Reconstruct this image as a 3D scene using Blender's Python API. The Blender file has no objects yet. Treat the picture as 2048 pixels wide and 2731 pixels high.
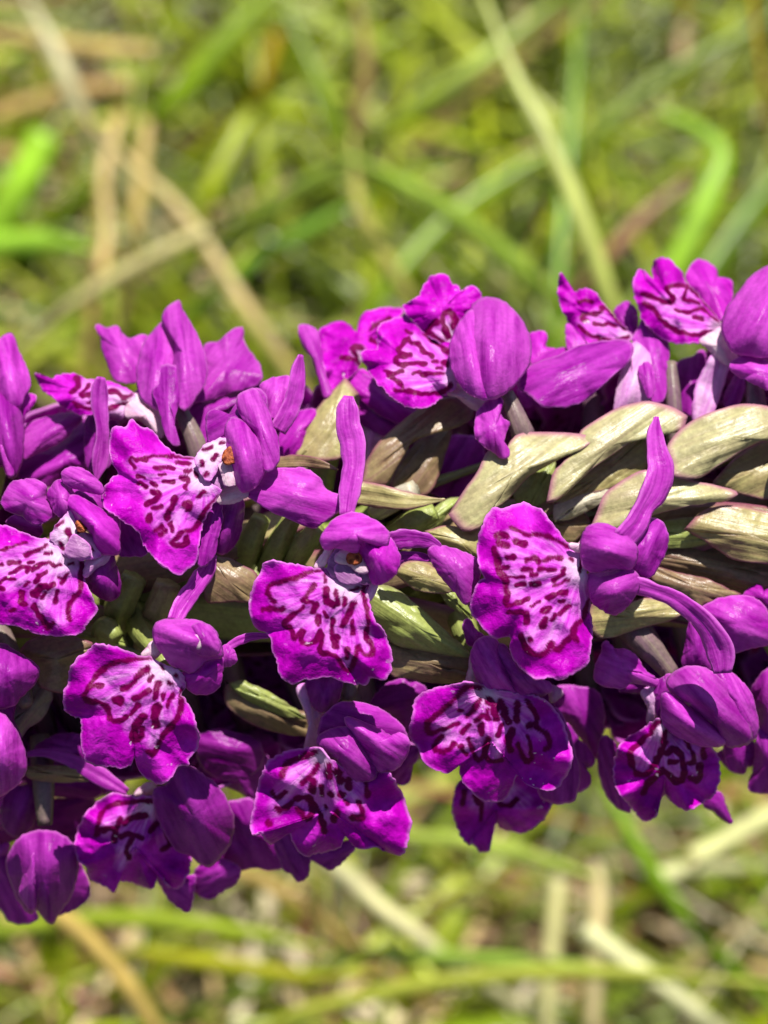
# Marsh orchid spike leaning over a sunlit meadow, seen close up from above.
import bpy, math, random
import numpy as np
from mathutils import Vector, Matrix, noise as mnoise

R_ = math.radians
scene = bpy.context.scene
C = scene.collection
rng = random.Random(11)

# ------------------------------------------------------------------ camera, sky, sun, exposure
PITCH = R_(55)                                   # camera looks 55 degrees below the horizon
SPIKE = Vector((0.0, 0.0, 0.19))                 # a point on the axis of the flower spike
DIST = 0.175                                     # lens to spike axis
VF = Vector((0, math.cos(PITCH), -math.sin(PITCH)))
VR = Vector((1, 0, 0))
VU = Vector((0, math.sin(PITCH), math.cos(PITCH)))
VB = -VF
FRAME = 60.0                                     # millimetres across the picture at the axis

cam_d = bpy.data.cameras.new('camera')
cam = bpy.data.objects.new('camera', cam_d); C.objects.link(cam)
cam.location = SPIKE + VB * DIST
cam.rotation_euler = (math.pi / 2 - PITCH, 0, 0)
cam_d.sensor_fit = 'HORIZONTAL'; cam_d.sensor_width = 36
cam_d.lens = 36 * DIST * 1000 / FRAME
cam_d.clip_start = 0.005; cam_d.clip_end = 200
cam_d.dof.use_dof = True
cam_d.dof.focus_distance = DIST - 0.0135
cam_d.dof.aperture_fstop = cam_d.lens / 3.2
scene.camera = cam

sun_dir = (VR * 0.13 + VU * 0.80 + VB * 0.585).normalized()
elev = math.asin(sun_dir.z)
azim = math.atan2(sun_dir.x, sun_dir.y)          # clockwise from +Y
world = bpy.data.worlds.new('World'); scene.world = world
world.use_nodes = True
wn = world.node_tree.nodes; wl = world.node_tree.links
sky = wn.new('ShaderNodeTexSky'); sky.sky_type = 'NISHITA'; sky.sun_disc = False
sky.sun_elevation = elev; sky.sun_rotation = azim
wl.new(sky.outputs['Color'], wn['Background'].inputs['Color'])
wn['Background'].inputs['Strength'].default_value = 0.055

sun_d = bpy.data.lights.new('sun', 'SUN'); sun_d.energy = 5.0; sun_d.angle = R_(0.53)
sun_d.color = (1.0, 0.95, 0.87)
sun = bpy.data.objects.new('sun', sun_d); C.objects.link(sun)
sun.rotation_euler = sun_dir.to_track_quat('Z', 'Y').to_euler()
sun.location = (0, 0, 2)

vs = scene.view_settings
vs.view_transform = 'Standard'; vs.look = 'None'; vs.gamma = 1; vs.exposure = 0.78
vs.use_curve_mapping = False

# ------------------------------------------------------------------ materials
def ramp(nt, stops):
    n = nt.nodes.new('ShaderNodeValToRGB')
    el = n.color_ramp.elements
    while len(el) < len(stops): el.new(0.5)
    for e, (p, c) in zip(el, stops):
        e.position = p; e.color = (*c, 1) if len(c) == 3 else c
    return n

def nz(nt, vec, scale, detail=4, rough=0.55):
    n = nt.nodes.new('ShaderNodeTexNoise')
    n.inputs['Scale'].default_value = scale; n.inputs['Detail'].default_value = detail
    n.inputs['Roughness'].default_value = rough
    if vec is not None: nt.links.new(vec, n.inputs['Vector'])
    return n

def mixc(nt, fac, a, b, mode='MIX'):
    m = nt.nodes.new('ShaderNodeMix'); m.data_type = 'RGBA'; m.blend_type = mode
    for sock, val in ((m.inputs[0], fac), (m.inputs[6], a), (m.inputs[7], b)):
        if hasattr(val, 'links') or isinstance(val, bpy.types.NodeSocket): nt.links.new(val, sock)
        elif isinstance(val, (int, float)): sock.default_value = val
        else: sock.default_value = (*val, 1)
    return m.outputs[2]

def attr(nt, name):
    n = nt.nodes.new('ShaderNodeAttribute'); n.attribute_name = name
    return n

def mapping(nt, src, scale):
    m = nt.nodes.new('ShaderNodeMapping'); nt.links.new(src, m.inputs['Vector'])
    m.inputs['Scale'].default_value = scale
    return m.outputs['Vector']

def leafy(nt, color, rough=0.5, spec=0.35, trans=0.25, bump=None, bstr=0.25, bdist=0.0002, tcol=None):
    """Principled front plus light coming through the thin tissue."""
    p = nt.nodes['Principled BSDF']; out = nt.nodes['Material Output']
    nt.links.new(color, p.inputs['Base Color'])
    p.inputs['Roughness'].default_value = rough
    p.inputs['Specular IOR Level'].default_value = spec
    t = nt.nodes.new('ShaderNodeBsdfTranslucent')
    nt.links.new(tcol if tcol is not None else color, t.inputs['Color'])
    mx = nt.nodes.new('ShaderNodeMixShader'); mx.inputs[0].default_value = trans
    nt.links.new(p.outputs[0], mx.inputs[1]); nt.links.new(t.outputs[0], mx.inputs[2])
    nt.links.new(mx.outputs[0], out.inputs['Surface'])
    if bump is not None:
        b = nt.nodes.new('ShaderNodeBump'); b.inputs['Strength'].default_value = bstr
        b.inputs['Distance'].default_value = bdist
        nt.links.new(bump, b.inputs['Height']); nt.links.new(b.outputs[0], p.inputs['Normal'])
    return p

def newmat(name):
    m = bpy.data.materials.new(name); m.use_nodes = True
    return m, m.node_tree

MAT = {}
def petal_material(name, base, dark, light, trans=0.42, rough=0.45):
    m, nt = newmat(name)
    uv = attr(nt, 'uvp').outputs['Vector']
    obj = nt.nodes.new('ShaderNodeObjectInfo')
    geo = nt.nodes.new('ShaderNodeNewGeometry').outputs['Position']
    veins = nz(nt, mapping(nt, uv, (5, 0.55, 1)), 1.0, 6, 0.62)
    cells = nz(nt, geo, 2600, 3, 0.6)
    blot = nz(nt, mapping(nt, uv, (2.4, 0.7, 1)), 1.3, 5, 0.6)
    vr = ramp(nt, [(0.30, (0, 0, 0)), (0.56, (1, 1, 1))]); nt.links.new(veins.outputs[0], vr.inputs[0])
    br = ramp(nt, [(0.34, (0, 0, 0)), (0.62, (1, 1, 1))]); nt.links.new(blot.outputs[0], br.inputs[0])
    c = mixc(nt, vr.outputs[0], dark, base)
    thin = nz(nt, mapping(nt, uv, (13, 0.45, 1)), 1.0, 2, 0.5)
    tr = ramp(nt, [(0.43, (0, 0, 0)), (0.49, (0.75, 0.75, 0.75)), (0.55, (0, 0, 0))]); nt.links.new(thin.outputs[0], tr.inputs[0])
    c = mixc(nt, tr.outputs[0], c, dark)
    sep = nt.nodes.new('ShaderNodeSeparateXYZ'); nt.links.new(attr(nt, 'uvl').outputs['Vector'], sep.inputs[0])
    grad = nt.nodes.new('ShaderNodeMapRange'); nt.links.new(sep.outputs[1], grad.inputs[0])
    grad.inputs[1].default_value = -1; grad.inputs[2].default_value = .5; grad.inputs[3].default_value = .45; grad.inputs[4].default_value = 0
    c = mixc(nt, grad.outputs[0], c, dark)
    mul = nt.nodes.new('ShaderNodeMath'); mul.operation = 'MULTIPLY'; mul.inputs[1].default_value = 0.8
    nt.links.new(br.outputs[0], mul.inputs[0])
    c = mixc(nt, mul.outputs[0], c, light)
    cr = ramp(nt, [(0.30, (0.88, 0.88, 0.88)), (0.72, (1.10, 1.10, 1.10))]); nt.links.new(cells.outputs[0], cr.inputs[0])
    c = mixc(nt, 1.0, c, cr.outputs[0], 'MULTIPLY')
    rim = attr(nt, 'rim').outputs['Fac']
    rm = nt.nodes.new('ShaderNodeMath'); rm.operation = 'MULTIPLY'; rm.inputs[1].default_value = 0.7
    nt.links.new(rim, rm.inputs[0])
    c = mixc(nt, rm.outputs[0], c, (0.70, 0.20, 0.68))  # edge highlight painted on as a paler rim
    hs = nt.nodes.new('ShaderNodeHueSaturation')
    mr = nt.nodes.new('ShaderNodeMapRange'); nt.links.new(obj.outputs['Random'], mr.inputs[0])
    mr.inputs[3].default_value = 0.92; mr.inputs[4].default_value = 1.18
    nt.links.new(mr.outputs[0], hs.inputs['Value']); nt.links.new(c, hs.inputs['Color'])
    add = nt.nodes.new('ShaderNodeMath'); add.operation = 'ADD'
    nt.links.new(veins.outputs[0], add.inputs[0]); nt.links.new(cells.outputs[0], add.inputs[1])
    leafy(nt, hs.outputs['Color'], 0.30, 0.16, trans, add.outputs[0], 0.32, 0.0002)
    MAT[name] = m
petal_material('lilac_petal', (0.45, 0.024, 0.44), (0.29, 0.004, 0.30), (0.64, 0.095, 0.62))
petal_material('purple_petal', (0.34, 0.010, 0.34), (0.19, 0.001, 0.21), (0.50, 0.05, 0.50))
petal_material('magenta_petal', (0.46, 0.008, 0.43), (0.30, 0.002, 0.32), (0.60, 0.05, 0.58))
petal_material('pale_petal', (0.68, 0.30, 0.66), (0.56, 0.14, 0.56), (0.78, 0.50, 0.74), 0.3)
petal_material('white_petal', (0.78, 0.50, 0.66), (0.66, 0.30, 0.54), (0.84, 0.66, 0.72), 0.3)
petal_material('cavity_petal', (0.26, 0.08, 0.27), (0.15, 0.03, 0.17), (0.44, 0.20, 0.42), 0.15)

def lip_material():
    m, nt = newmat('marked_lip')
    geo = nt.nodes.new('ShaderNodeNewGeometry').outputs['Position']
    uv = attr(nt, 'uvp').outputs['Vector']
    blot = nz(nt, geo, 420, 4, 0.6); cells = nz(nt, geo, 2600, 3, 0.65); big = nz(nt, mapping(nt, uv, (4, 0.8, 1)), 1.6, 3)
    br = ramp(nt, [(0.36, (0.33, 0.001, 0.32)), (0.50, (0.46, 0.002, 0.44)), (0.66, (0.62, 0.022, 0.60))])
    nt.links.new(blot.outputs[0], br.inputs[0])
    pr = ramp(nt, [(0.36, (0.54, 0.040, 0.55)), (0.50, (0.67, 0.12, 0.68)), (0.68, (0.78, 0.28, 0.77))])
    nt.links.new(big.outputs[0], pr.inputs[0])
    c = mixc(nt, attr(nt, 'pale').outputs['Fac'], br.outputs[0], pr.outputs[0])
    c = mixc(nt, attr(nt, 'throat').outputs['Fac'], c, (0.82, 0.64, 0.80))
    c = mixc(nt, attr(nt, 'mark').outputs['Fac'], c, (0.155, 0.0, 0.066))
    rm = nt.nodes.new('ShaderNodeMath'); rm.operation = 'MULTIPLY'; rm.inputs[1].default_value = 0.75
    nt.links.new(attr(nt, 'rim').outputs['Fac'], rm.inputs[0])
    c = mixc(nt, rm.outputs[0], c, (0.72, 0.26, 0.70))  # lip margin painted paler for its edge highlights
    cr = ramp(nt, [(0.30, (0.88, 0.88, 0.88)), (0.72, (1.10, 1.10, 1.10))]); nt.links.new(cells.outputs[0], cr.inputs[0])
    c = mixc(nt, 1.0, c, cr.outputs[0], 'MULTIPLY')
    dust = nz(nt, geo, 1500, 2, 0.5); patch = nz(nt, geo, 230, 2)
    dr = ramp(nt, [(0.69, (0, 0, 0)), (0.73, (1, 1, 1))]); nt.links.new(dust.outputs[0], dr.inputs[0])
    pr2 = ramp(nt, [(0.52, (0, 0, 0)), (0.62, (1, 1, 1))]); nt.links.new(patch.outputs[0], pr2.inputs[0])
    dm = nt.nodes.new('ShaderNodeMath'); dm.operation = 'MULTIPLY'
    nt.links.new(dr.outputs[0], dm.inputs[0]); nt.links.new(pr2.outputs[0], dm.inputs[1])
    c = mixc(nt, dm.outputs[0], c, (0.80, 0.55, 0.74))
    veins = nz(nt, mapping(nt, uv, (7, 1.2, 1)), 1.0, 4)
    add = nt.nodes.new('ShaderNodeMath'); add.operation = 'ADD'
    nt.links.new(veins.outputs[0], add.inputs[0]); nt.links.new(cells.outputs[0], add.inputs[1])
    leafy(nt, c, 0.34, 0.07, 0.28, add.outputs[0], 0.5, 0.00022)
    MAT['marked_lip'] = m
lip_material()

def bract_material(name, yellow, brown, edge, bias=0.5):
    m, nt = newmat(name)
    geo = nt.nodes.new('ShaderNodeNewGeometry').outputs['Position']
    uv = attr(nt, 'uvp').outputs['Vector']
    streak = nz(nt, mapping(nt, uv, (7, 0.35, 1)), 1.0, 4, 0.55)
    fine = nz(nt, geo, 2300, 3, 0.7); blot = nz(nt, geo, 330, 4, 0.6)
    mx = nt.nodes.new('ShaderNodeMath'); mx.operation = 'ADD'
    nt.links.new(streak.outputs[0], mx.inputs[0]); nt.links.new(blot.outputs[0], mx.inputs[1])
    rr = ramp(nt, [(bias - 0.17, (0, 0, 0)), (bias + 0.17, (1, 1, 1))])
    hv = nt.nodes.new('ShaderNodeMath'); hv.operation = 'MULTIPLY'; hv.inputs[1].default_value = 0.5
    nt.links.new(mx.outputs[0], hv.inputs[0]); nt.links.new(hv.outputs[0], rr.inputs[0])
    c = mixc(nt, rr.outputs[0], brown, yellow)
    fr = ramp(nt, [(0.32, (0.78, 0.78, 0.78)), (0.68, (1.18, 1.18, 1.18))]); nt.links.new(fine.outputs[0], fr.inputs[0])
    c = mixc(nt, 1.0, c, fr.outputs[0], 'MULTIPLY')
    rm = nt.nodes.new('ShaderNodeMath'); rm.operation = 'MULTIPLY'; rm.inputs[1].default_value = 0.9
    nt.links.new(attr(nt, 'rim').outputs['Fac'], rm.inputs[0])
    c = mixc(nt, rm.outputs[0], c, edge)
    hsum = nt.nodes.new('ShaderNodeMath'); hsum.operation = 'MULTIPLY_ADD'; hsum.inputs[1].default_value = 2.2
    nt.links.new(streak.outputs[0], hsum.inputs[0]); nt.links.new(fine.outputs[0], hsum.inputs[2])
    leafy(nt, c, 0.34, 0.45, 0.16, hsum.outputs[0], 0.20, 0.0003)
    MAT[name] = m
bract_material('olive_bract', (0.40, 0.37, 0.14), (0.25, 0.17, 0.09), (0.30, 0.08, 0.16), 0.48)
bract_material('pale_bract', (0.44, 0.42, 0.20), (0.31, 0.25, 0.14), (0.40, 0.13, 0.24), 0.48)
bract_material('brown_bract', (0.29, 0.23, 0.10), (0.19, 0.10, 0.075), (0.22, 0.05, 0.11), 0.52)
bract_material('green_ovary', (0.33, 0.40, 0.10), (0.22, 0.23, 0.07), (0.22, 0.2, 0.1), 0.48)
bract_material('grey_ovary', (0.24, 0.20, 0.14), (0.17, 0.07, 0.14), (0.18, 0.07, 0.13), 0.5)
bract_material('white_streak_bract', (0.55, 0.50, 0.42), (0.36, 0.33, 0.18), (0.42, 0.30, 0.30), 0.46)

def pollen_material():
    m, nt = newmat('pollinia')
    geo = nt.nodes.new('ShaderNodeNewGeometry').outputs['Position']
    n = nz(nt, geo, 2600, 3)
    r = ramp(nt, [(0.40, (0.12, 0.012, 0.008)), (0.60, (0.40, 0.10, 0.035))]); nt.links.new(n.outputs[0], r.inputs[0])
    leafy(nt, r.outputs[0], 0.6, 0.25, 0.1, n.outputs[0], 0.8, 0.0004)
    MAT['pollinia'] = m
pollen_material()

def grass_material(name):
    m, nt = newmat(name)
    geo = nt.nodes.new('ShaderNodeNewGeometry').outputs['Position']
    col = attr(nt, 'tint').outputs['Color']
    n = nz(nt, geo, 140, 3)
    r = ramp(nt, [(0.3, (0.75, 0.75, 0.75)), (0.7, (1.2, 1.2, 1.2))]); nt.links.new(n.outputs[0], r.inputs[0])
    c = mixc(nt, 1.0, col, r.outputs[0], 'MULTIPLY')
    leafy(nt, c, 0.38, 0.45, 0.35, n.outputs[0], 0.2, 0.0005)
    MAT[name] = m
grass_material('grass_blade')

def ground_material():
    m, nt = newmat('meadow_soil')
    geo = nt.nodes.new('ShaderNodeNewGeometry').outputs['Position']
    a = nz(nt, geo, 60, 6, 0.65); b = nz(nt, geo, 9, 4)
    r = ramp(nt, [(0.30, (0.020, 0.015, 0.008)), (0.52, (0.075, 0.055, 0.022)), (0.72, (0.22, 0.16, 0.07))])
    nt.links.new(a.outputs[0], r.inputs[0])
    g = ramp(nt, [(0.42, (0, 0, 0)), (0.62, (1, 1, 1))]); nt.links.new(b.outputs[0], g.inputs[0])
    c = mixc(nt, g.outputs[0], r.outputs[0], (0.055, 0.085, 0.016))
    p = nt.nodes['Principled BSDF']; nt.links.new(c, p.inputs['Base Color'])
    p.inputs['Roughness'].default_value = 0.9
    bp = nt.nodes.new('ShaderNodeBump'); bp.inputs['Strength'].default_value = 0.8; bp.inputs['Distance'].default_value = 0.006
    nt.links.new(a.outputs[0], bp.inputs['Height']); nt.links.new(bp.outputs[0], p.inputs['Normal'])
    MAT['meadow_soil'] = m
ground_material()

# ------------------------------------------------------------------ helpers
def mm2world(u, v, w):
    """millimetres along / across / out of the spike -> world metres"""
    return SPIKE + (VR * u + VU * v + VB * w) * 0.001

def tag(o, label=None, category=None, group=None, kind=None):
    if label: o['label'] = label
    if category: o['category'] = category
    if group: o['group'] = group
    if kind: o['kind'] = kind
    return o

def build(name, verts, faces, mat, parent=None, attrs=None, thick=0.0, smooth=True, origin=None):
    me = bpy.data.meshes.new(name)
    me.from_pydata([tuple(v) for v in verts], [], faces)
    if smooth: me.polygons.foreach_set('use_smooth', [True] * len(me.polygons))
    for k, arr in (attrs or {}).items():
        arr = np.asarray(arr, dtype=np.float32)
        if arr.ndim == 1:
            a = me.attributes.new(k, 'FLOAT', 'POINT'); a.data.foreach_set('value', arr)
        elif arr.shape[1] == 3:
            a = me.attributes.new(k, 'FLOAT_VECTOR', 'POINT'); a.data.foreach_set('vector', arr.ravel())
        else:
            a = me.attributes.new(k, 'FLOAT_COLOR', 'POINT'); a.data.foreach_set('color', arr.ravel())
    me.materials.append(MAT[mat]); me.update()
    o = bpy.data.objects.new(name, me); C.objects.link(o)
    if parent is not None: o.parent = parent
    if thick:
        s = o.modifiers.new('thickness', 'SOLIDIFY'); s.thickness = thick; s.offset = -1
    return o

def spline(pts, n, closed):
    """centripetal-ish Catmull-Rom through pts (k-dim), n samples evenly by length"""
    P = np.asarray(pts, float)
    if closed: Q = np.vstack([P[-1], P, P[0], P[1]])
    else: Q = np.vstack([2 * P[0] - P[1], P, 2 * P[-1] - P[-2]])
    out = []
    for i in range(1, len(Q) - 2):
        p0, p1, p2, p3 = Q[i - 1], Q[i], Q[i + 1], Q[i + 2]
        t = np.linspace(0, 1, 12, endpoint=False)[:, None]
        out.append(0.5 * ((2 * p1) + (p2 - p0) * t + (2 * p0 - 5 * p1 + 4 * p2 - p3) * t ** 2 + (3 * p1 - p0 - 3 * p2 + p3) * t ** 3))
    out = np.vstack(out + [Q[-2][None] if not closed else Q[1][None]])
    d = np.r_[0, np.cumsum(np.linalg.norm(np.diff(out[:, :2], axis=0), axis=1))]
    s = np.linspace(0, d[-1], n + 1)[:-1] if closed else np.linspace(0, d[-1], n)
    return np.stack([np.interp(s, d, out[:, k]) for k in range(P.shape[1])], 1)

# plan sketches: each sheet has its own origin and unit, in 1/2048 of the 60 mm spike width
S7, S6 = 700 / 1659, 600 / 1659
SHEET = dict(A=(0, 780, S7), B=(650, 680, S7), C=(1348, 640, S7), D=(0, 1380, S7), E=(600, 1280, S7),
             F=(1100, 1240, S6), G=(1448, 1500, S6), H=(0, 1850, 1150 / 1659), I=(1648, 1500, 400 / 1264),
             J=(0, 1600, 400 / 1005), K=(1000, 1740, S6), L=(600, 1780, S6), M=(0, 1180, 500 / 1659),
             N=(200, 1980, S6), O=(1200, 1050, S6), Q=(0, 0, 2048 / 1659), S=(0, 0, 1.0))
UNIT = FRAME / 2048
DMM = DIST * 1000

def sheet(r, pts):
    x0, y0, s = SHEET[r]
    P = np.asarray(pts, float).copy()
    P[:, 0] = x0 + P[:, 0] * s; P[:, 1] = y0 + P[:, 1] * s
    return P

def axis_y(x): return 1600 - 0.085 * x
def off_axis(x, y): return (axis_y(x) - y) * UNIT            # mm above the spike's axis
def default_slope(x, y):
    dv = off_axis(x, y)
    return max(-0.66, min(0.5, -0.10 - 0.55 * dv / math.sqrt(max(23 ** 2 - dv * dv, 60))))

def to_world(x, y, w, base):
    """plan position (x, y) standing w mm out from the axis -> coordinates relative to base"""
    f = (DMM - w) / DMM
    u = (x - 1024) * UNIT * f; v = (1365.5 - y) * UNIT * f
    out = np.empty((len(x), 3))
    for k in range(3):
        out[:, k] = SPIKE[k] - base[k] + (VR[k] * u + VU[k] * v + VB[k] * w) * 0.001
    return out

# ------------------------------------------------------------------ ground
BASE = Vector((-0.150, 0.02, 0.0))               # where the orchid stands in the turf

def ground():
    n = 60; vs_, fs = [], []
    xs = [math.copysign(abs(t) ** 2.6 * 60, t) for t in np.linspace(-1, 1, n)]
    for j in range(n):
        for i in range(n):
            x, y = xs[i], xs[j] + 0.1
            near = math.exp(-(x * x + y * y) / 4)
            vs_.append((x, y, 0.004 * near * mnoise.noise(Vector((x * 9, y * 9, 0)))))
    for j in range(n - 1):
        for i in range(n - 1):
            a = j * n + i; fs.append((a, a + 1, a + n + 1, a + n))
    tag(build('ground', vs_, fs, 'meadow_soil'), kind='structure')
ground()

# ------------------------------------------------------------------ the orchid
orchid = bpy.data.objects.new('orchid', None); C.objects.link(orchid)
orchid.location = BASE; orchid.empty_display_size = 0.02
tag(orchid, 'purple marsh orchid flower spike leaning over blurred meadow grass', 'orchid')
FLOWER = [None]
BACK = [0.0]                                     # how far the current row sits back round the spike

def grid_faces(n, m):
    """n angular x m rings round a centre vertex 0"""
    fs = [(0, 1 + i, 1 + (i + 1) % n) for i in range(n)]
    for j in range(m - 1):
        for i in range(n):
            a = 1 + j * n + i; b = 1 + j * n + (i + 1) % n
            fs.append((a, a + n, b + n, b))
    return fs

def surface(outline, n, m, w, dome, g, ruffle, seed, jitter=0.0, power=2.0):
    """A bulging leaf of tissue inside a closed outline."""
    r = random.Random(seed)
    ol = spline(outline, n, True)
    c = ol.mean(0)
    if jitter:
        for i in range(n):
            k = jitter * (mnoise.noise(Vector((ol[i, 0] * 0.09, ol[i, 1] * 0.09, seed))) + 0.6 * mnoise.noise(Vector((ol[i, 0] * 0.25, ol[i, 1] * 0.25, seed))))
            ol[i] += (ol[i] - c) / np.linalg.norm(ol[i] - c) * k
    rho = np.linspace(0, 1, m + 1)[1:] ** 0.85
    X = [c[0]]; Y = [c[1]]; RHO = [0.0]; TH = [0.0]
    for p in rho:
        X += list(c[0] + (ol[:, 0] - c[0]) * p); Y += list(c[1] + (ol[:, 1] - c[1]) * p)
        RHO += [p] * n; TH += list(np.arange(n) / n * 2 * math.pi)
    X, Y, RHO, TH = map(np.array, (X, Y, RHO, TH))
    ph = [r.uniform(0, 6.28) for _ in range(4)]
    ruffle = ruffle * min(1.0, (np.ptp(X) + np.ptp(Y)) * UNIT / 14)
    W = w + g[0] * (X - c[0]) * UNIT - g[1] * (Y - c[1]) * UNIT + dome * (1 - RHO ** power)
    W += ruffle * RHO ** 2.2 * (np.sin(3 * TH + ph[0]) * 0.6 + np.sin(7 * TH + ph[1]) * 0.5 + 0.3 * np.sin(13 * TH + ph[2]))
    und = np.array([mnoise.noise(Vector((x * 0.012, y * 0.012, seed * 1.7))) for x, y in zip(X, Y)])
    W += und * ruffle * 0.9
    return X, Y, W, RHO, TH, c

def long_axis(X, Y):
    P = np.stack([X, Y], 1); P = P - P.mean(0)
    val, vec = np.linalg.eigh(P.T @ P)
    a = vec[:, 1]; b = vec[:, 0]
    la = P @ a; lb = P @ b
    return np.stack([lb / (np.abs(lb).max() + 1e-6), la / (np.abs(la).max() + 1e-6), np.zeros(len(X))], 1)

SEED = [100]
def nseed():
    SEED[0] += 1
    return SEED[0]

def pat(name, reg, w, pts, mat='lilac_petal', dome=1.0, g=None, ruffle=0.25, jitter=3.0, top=False, n=64, m=12, rimw=0.06):
    P = sheet(reg, pts); cx, cy = P.mean(0)
    if not top: w = w - BACK[0]
    if g is None: g = (0.0, default_slope(cx, cy))
    X, Y, W, RHO, TH, c = surface(P, n, m, w, dome, g, ruffle, nseed(), jitter)
    uvp = long_axis(X, Y)
    if dome > .35:                               # keel and lengthwise folds of the tissue
        a, l = uvp[:, 0], uvp[:, 1]; s0 = SEED[0]
        fold = np.array([mnoise.noise(Vector((x * 2.6, y * .7, s0))) + .45 * mnoise.noise(Vector((x * 7, y * 1.2, s0 + 5))) for x, y in zip(a, l)])
        hwid = (X.max() - X.min() + Y.max() - Y.min()) * UNIT * .25
        famp = min(.13 + .16 * dome, .06 * hwid)
        off = .25 * math.sin(s0 * 2.1)
        W = W - dome * .28 * (1 - RHO ** 2) + dome * .42 * np.clip(1 - np.abs(a - off) * 1.1, 0, 1) * (1 - RHO ** 2)
        W = W + fold * famp * (1 - .5 * RHO ** 3)
    uvl = uvp.copy(); uvp[:, 2] = SEED[0] * 3.1; uvp[:, 0] += SEED[0] * 1.3
    if uvl[:, 1][np.argmax(Y)] > 0: pass
    rim = np.clip((RHO - (1 - rimw)) / rimw, 0, 1)
    o = build(name, to_world(X, Y, W, BASE), grid_faces(n, m), mat, orchid if top else FLOWER[0],
              dict(uvp=uvp, uvl=uvl, rim=rim), 0.00014)
    return o

def seg_dist(px, py, a, b):
    d = b - a; L = (d @ d) + 1e-9
    t = np.clip(((px - a[0]) * d[0] + (py - a[1]) * d[1]) / L, 0, 1)
    return np.hypot(px - a[0] - t * d[0], py - a[1] - t * d[1])

def poly_inside_dist(px, py, P):
    ins = np.zeros(len(px), bool); dist = np.full(len(px), 1e9)
    n = len(P)
    for i in range(n):
        a, b = P[i], P[(i + 1) % n]
        cond = ((a[1] > py) != (b[1] > py)) & (px < (b[0] - a[0]) * (py - a[1]) / (b[1] - a[1] + 1e-12) + a[0])
        ins ^= cond
        dist = np.minimum(dist, seg_dist(px, py, a, b))
    return np.where(ins, dist, -dist)

def lip(reg, w, outline, throat, pale, marks, dome=0.9, g=None, ruffle=0.45, wscale=1.0, n=168, m=60, thr=70, name='lip'):
    P = sheet(reg, outline); cx, cy = P.mean(0); sc = SHEET[reg][2]
    w = w - BACK[0]
    if g is None: g = (0.0, default_slope(cx, cy))
    X, Y, W, RHO, TH, c = surface(P, n, m, w, dome, g, ruffle * 1.35, nseed(), 5.0)
    th = sheet(reg, [throat])[0]
    dth = np.hypot(X - th[0], Y - th[1]) * UNIT
    ang = np.arctan2(Y - th[1], X - th[0])
    W = W + .08 * np.sin(ang * 11 + SEED[0]) * np.clip(dth / 3, 0, 1) * (1 - .4 * RHO)      # ridges fanning from the throat
    W = W + np.array([.30 * mnoise.noise(Vector((x * .022, y * .022, SEED[0]))) + .06 * mnoise.noise(Vector((x * .07, y * .07, SEED[0]))) for x, y in zip(X, Y)])
    # irregular edges of the markings
    jx = np.array([mnoise.noise(Vector((x * 0.06, y * 0.06, 3.3))) for x, y in zip(X, Y)])
    jy = np.array([mnoise.noise(Vector((x * 0.06, y * 0.06, 9.1))) for x, y in zip(X, Y)])
    qx, qy = X + jx * 4.5, Y + jy * 4.5
    jw = np.array([mnoise.noise(Vector((x * 0.045, y * 0.045, 15.7))) for x, y in zip(X, Y)])
    mark = np.zeros(len(X))
    for mk in marks:
        width = 28
        if not isinstance(mk[0], tuple): width, mk = mk[0], mk[1:]
        M = sheet(reg, list(mk)); hw = (width * sc * 0.5 + 1.6) * wscale
        if len(M) > 2: M = spline(M, len(M) * 3, False)
        d = np.full(len(X), 1e9)
        for a, b in zip(M[:-1], M[1:]): d = np.minimum(d, seg_dist(qx, qy, a, b))
        hv = hw * (1 + .45 * jw)
        mark = np.maximum(mark, np.clip((hv + 1.6 - d) / 3.2, 0, 1))
    pal = np.zeros(len(X))
    if pale:
        pd = poly_inside_dist(qx, qy, spline(sheet(reg, pale), 60, True))
        pal = np.clip((pd + 9) / 20.0, 0, 1)
    td = np.hypot(X - th[0], Y - th[1])
    thm = np.clip(1 - td / thr, 0, 1) ** 0.8 * pal
    dx, dy = X - th[0], Y - th[1]
    uvp = np.stack([np.arctan2(dy, dx) * 1.2, td / 150, np.full(len(X), SEED[0] * 1.7)], 1)
    rim = np.clip((RHO - 0.955) / 0.045, 0, 1) * 0.9
    return build(name, to_world(X, Y, W, BASE), grid_faces(n, m), 'marked_lip', FLOWER[0],
                 dict(uvp=uvp, rim=rim, mark=mark, pale=pal, throat=thm), 0.00016)

def tube_mesh(P, rad, n=14):
    """P: k x 3 world points, rad: k metres"""
    P = np.asarray(P, float); k = len(P); vs_, fs = [], []
    T = np.gradient(P, axis=0)
    ref = np.array(VB)
    for i in range(k):
        t = T[i] / np.linalg.norm(T[i])
        a = np.cross(t, ref); na = np.linalg.norm(a)
        a = np.cross(t, np.array(VU)) if na < 1e-3 else a / na
        a = a / np.linalg.norm(a); b = np.cross(t, a)
        for j in range(n):
            q = 2 * math.pi * j / n
            vs_.append(P[i] + (a * math.cos(q) + b * math.sin(q)) * rad[i] * (1 + 0.11 * math.cos(6 * q + i * .22)))
    for i in range(k - 1):
        for j in range(n):
            fs.append((i * n + j, i * n + (j + 1) % n, (i + 1) * n + (j + 1) % n, (i + 1) * n + j))
    fs.append(tuple(range(n))[::-1]); fs.append(tuple((k - 1) * n + j for j in range(n)))
    uvp = np.array([[(j / n) * 3, i / 4, 0.3] for i in range(k) for j in range(n)])
    return vs_, fs, uvp

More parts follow.
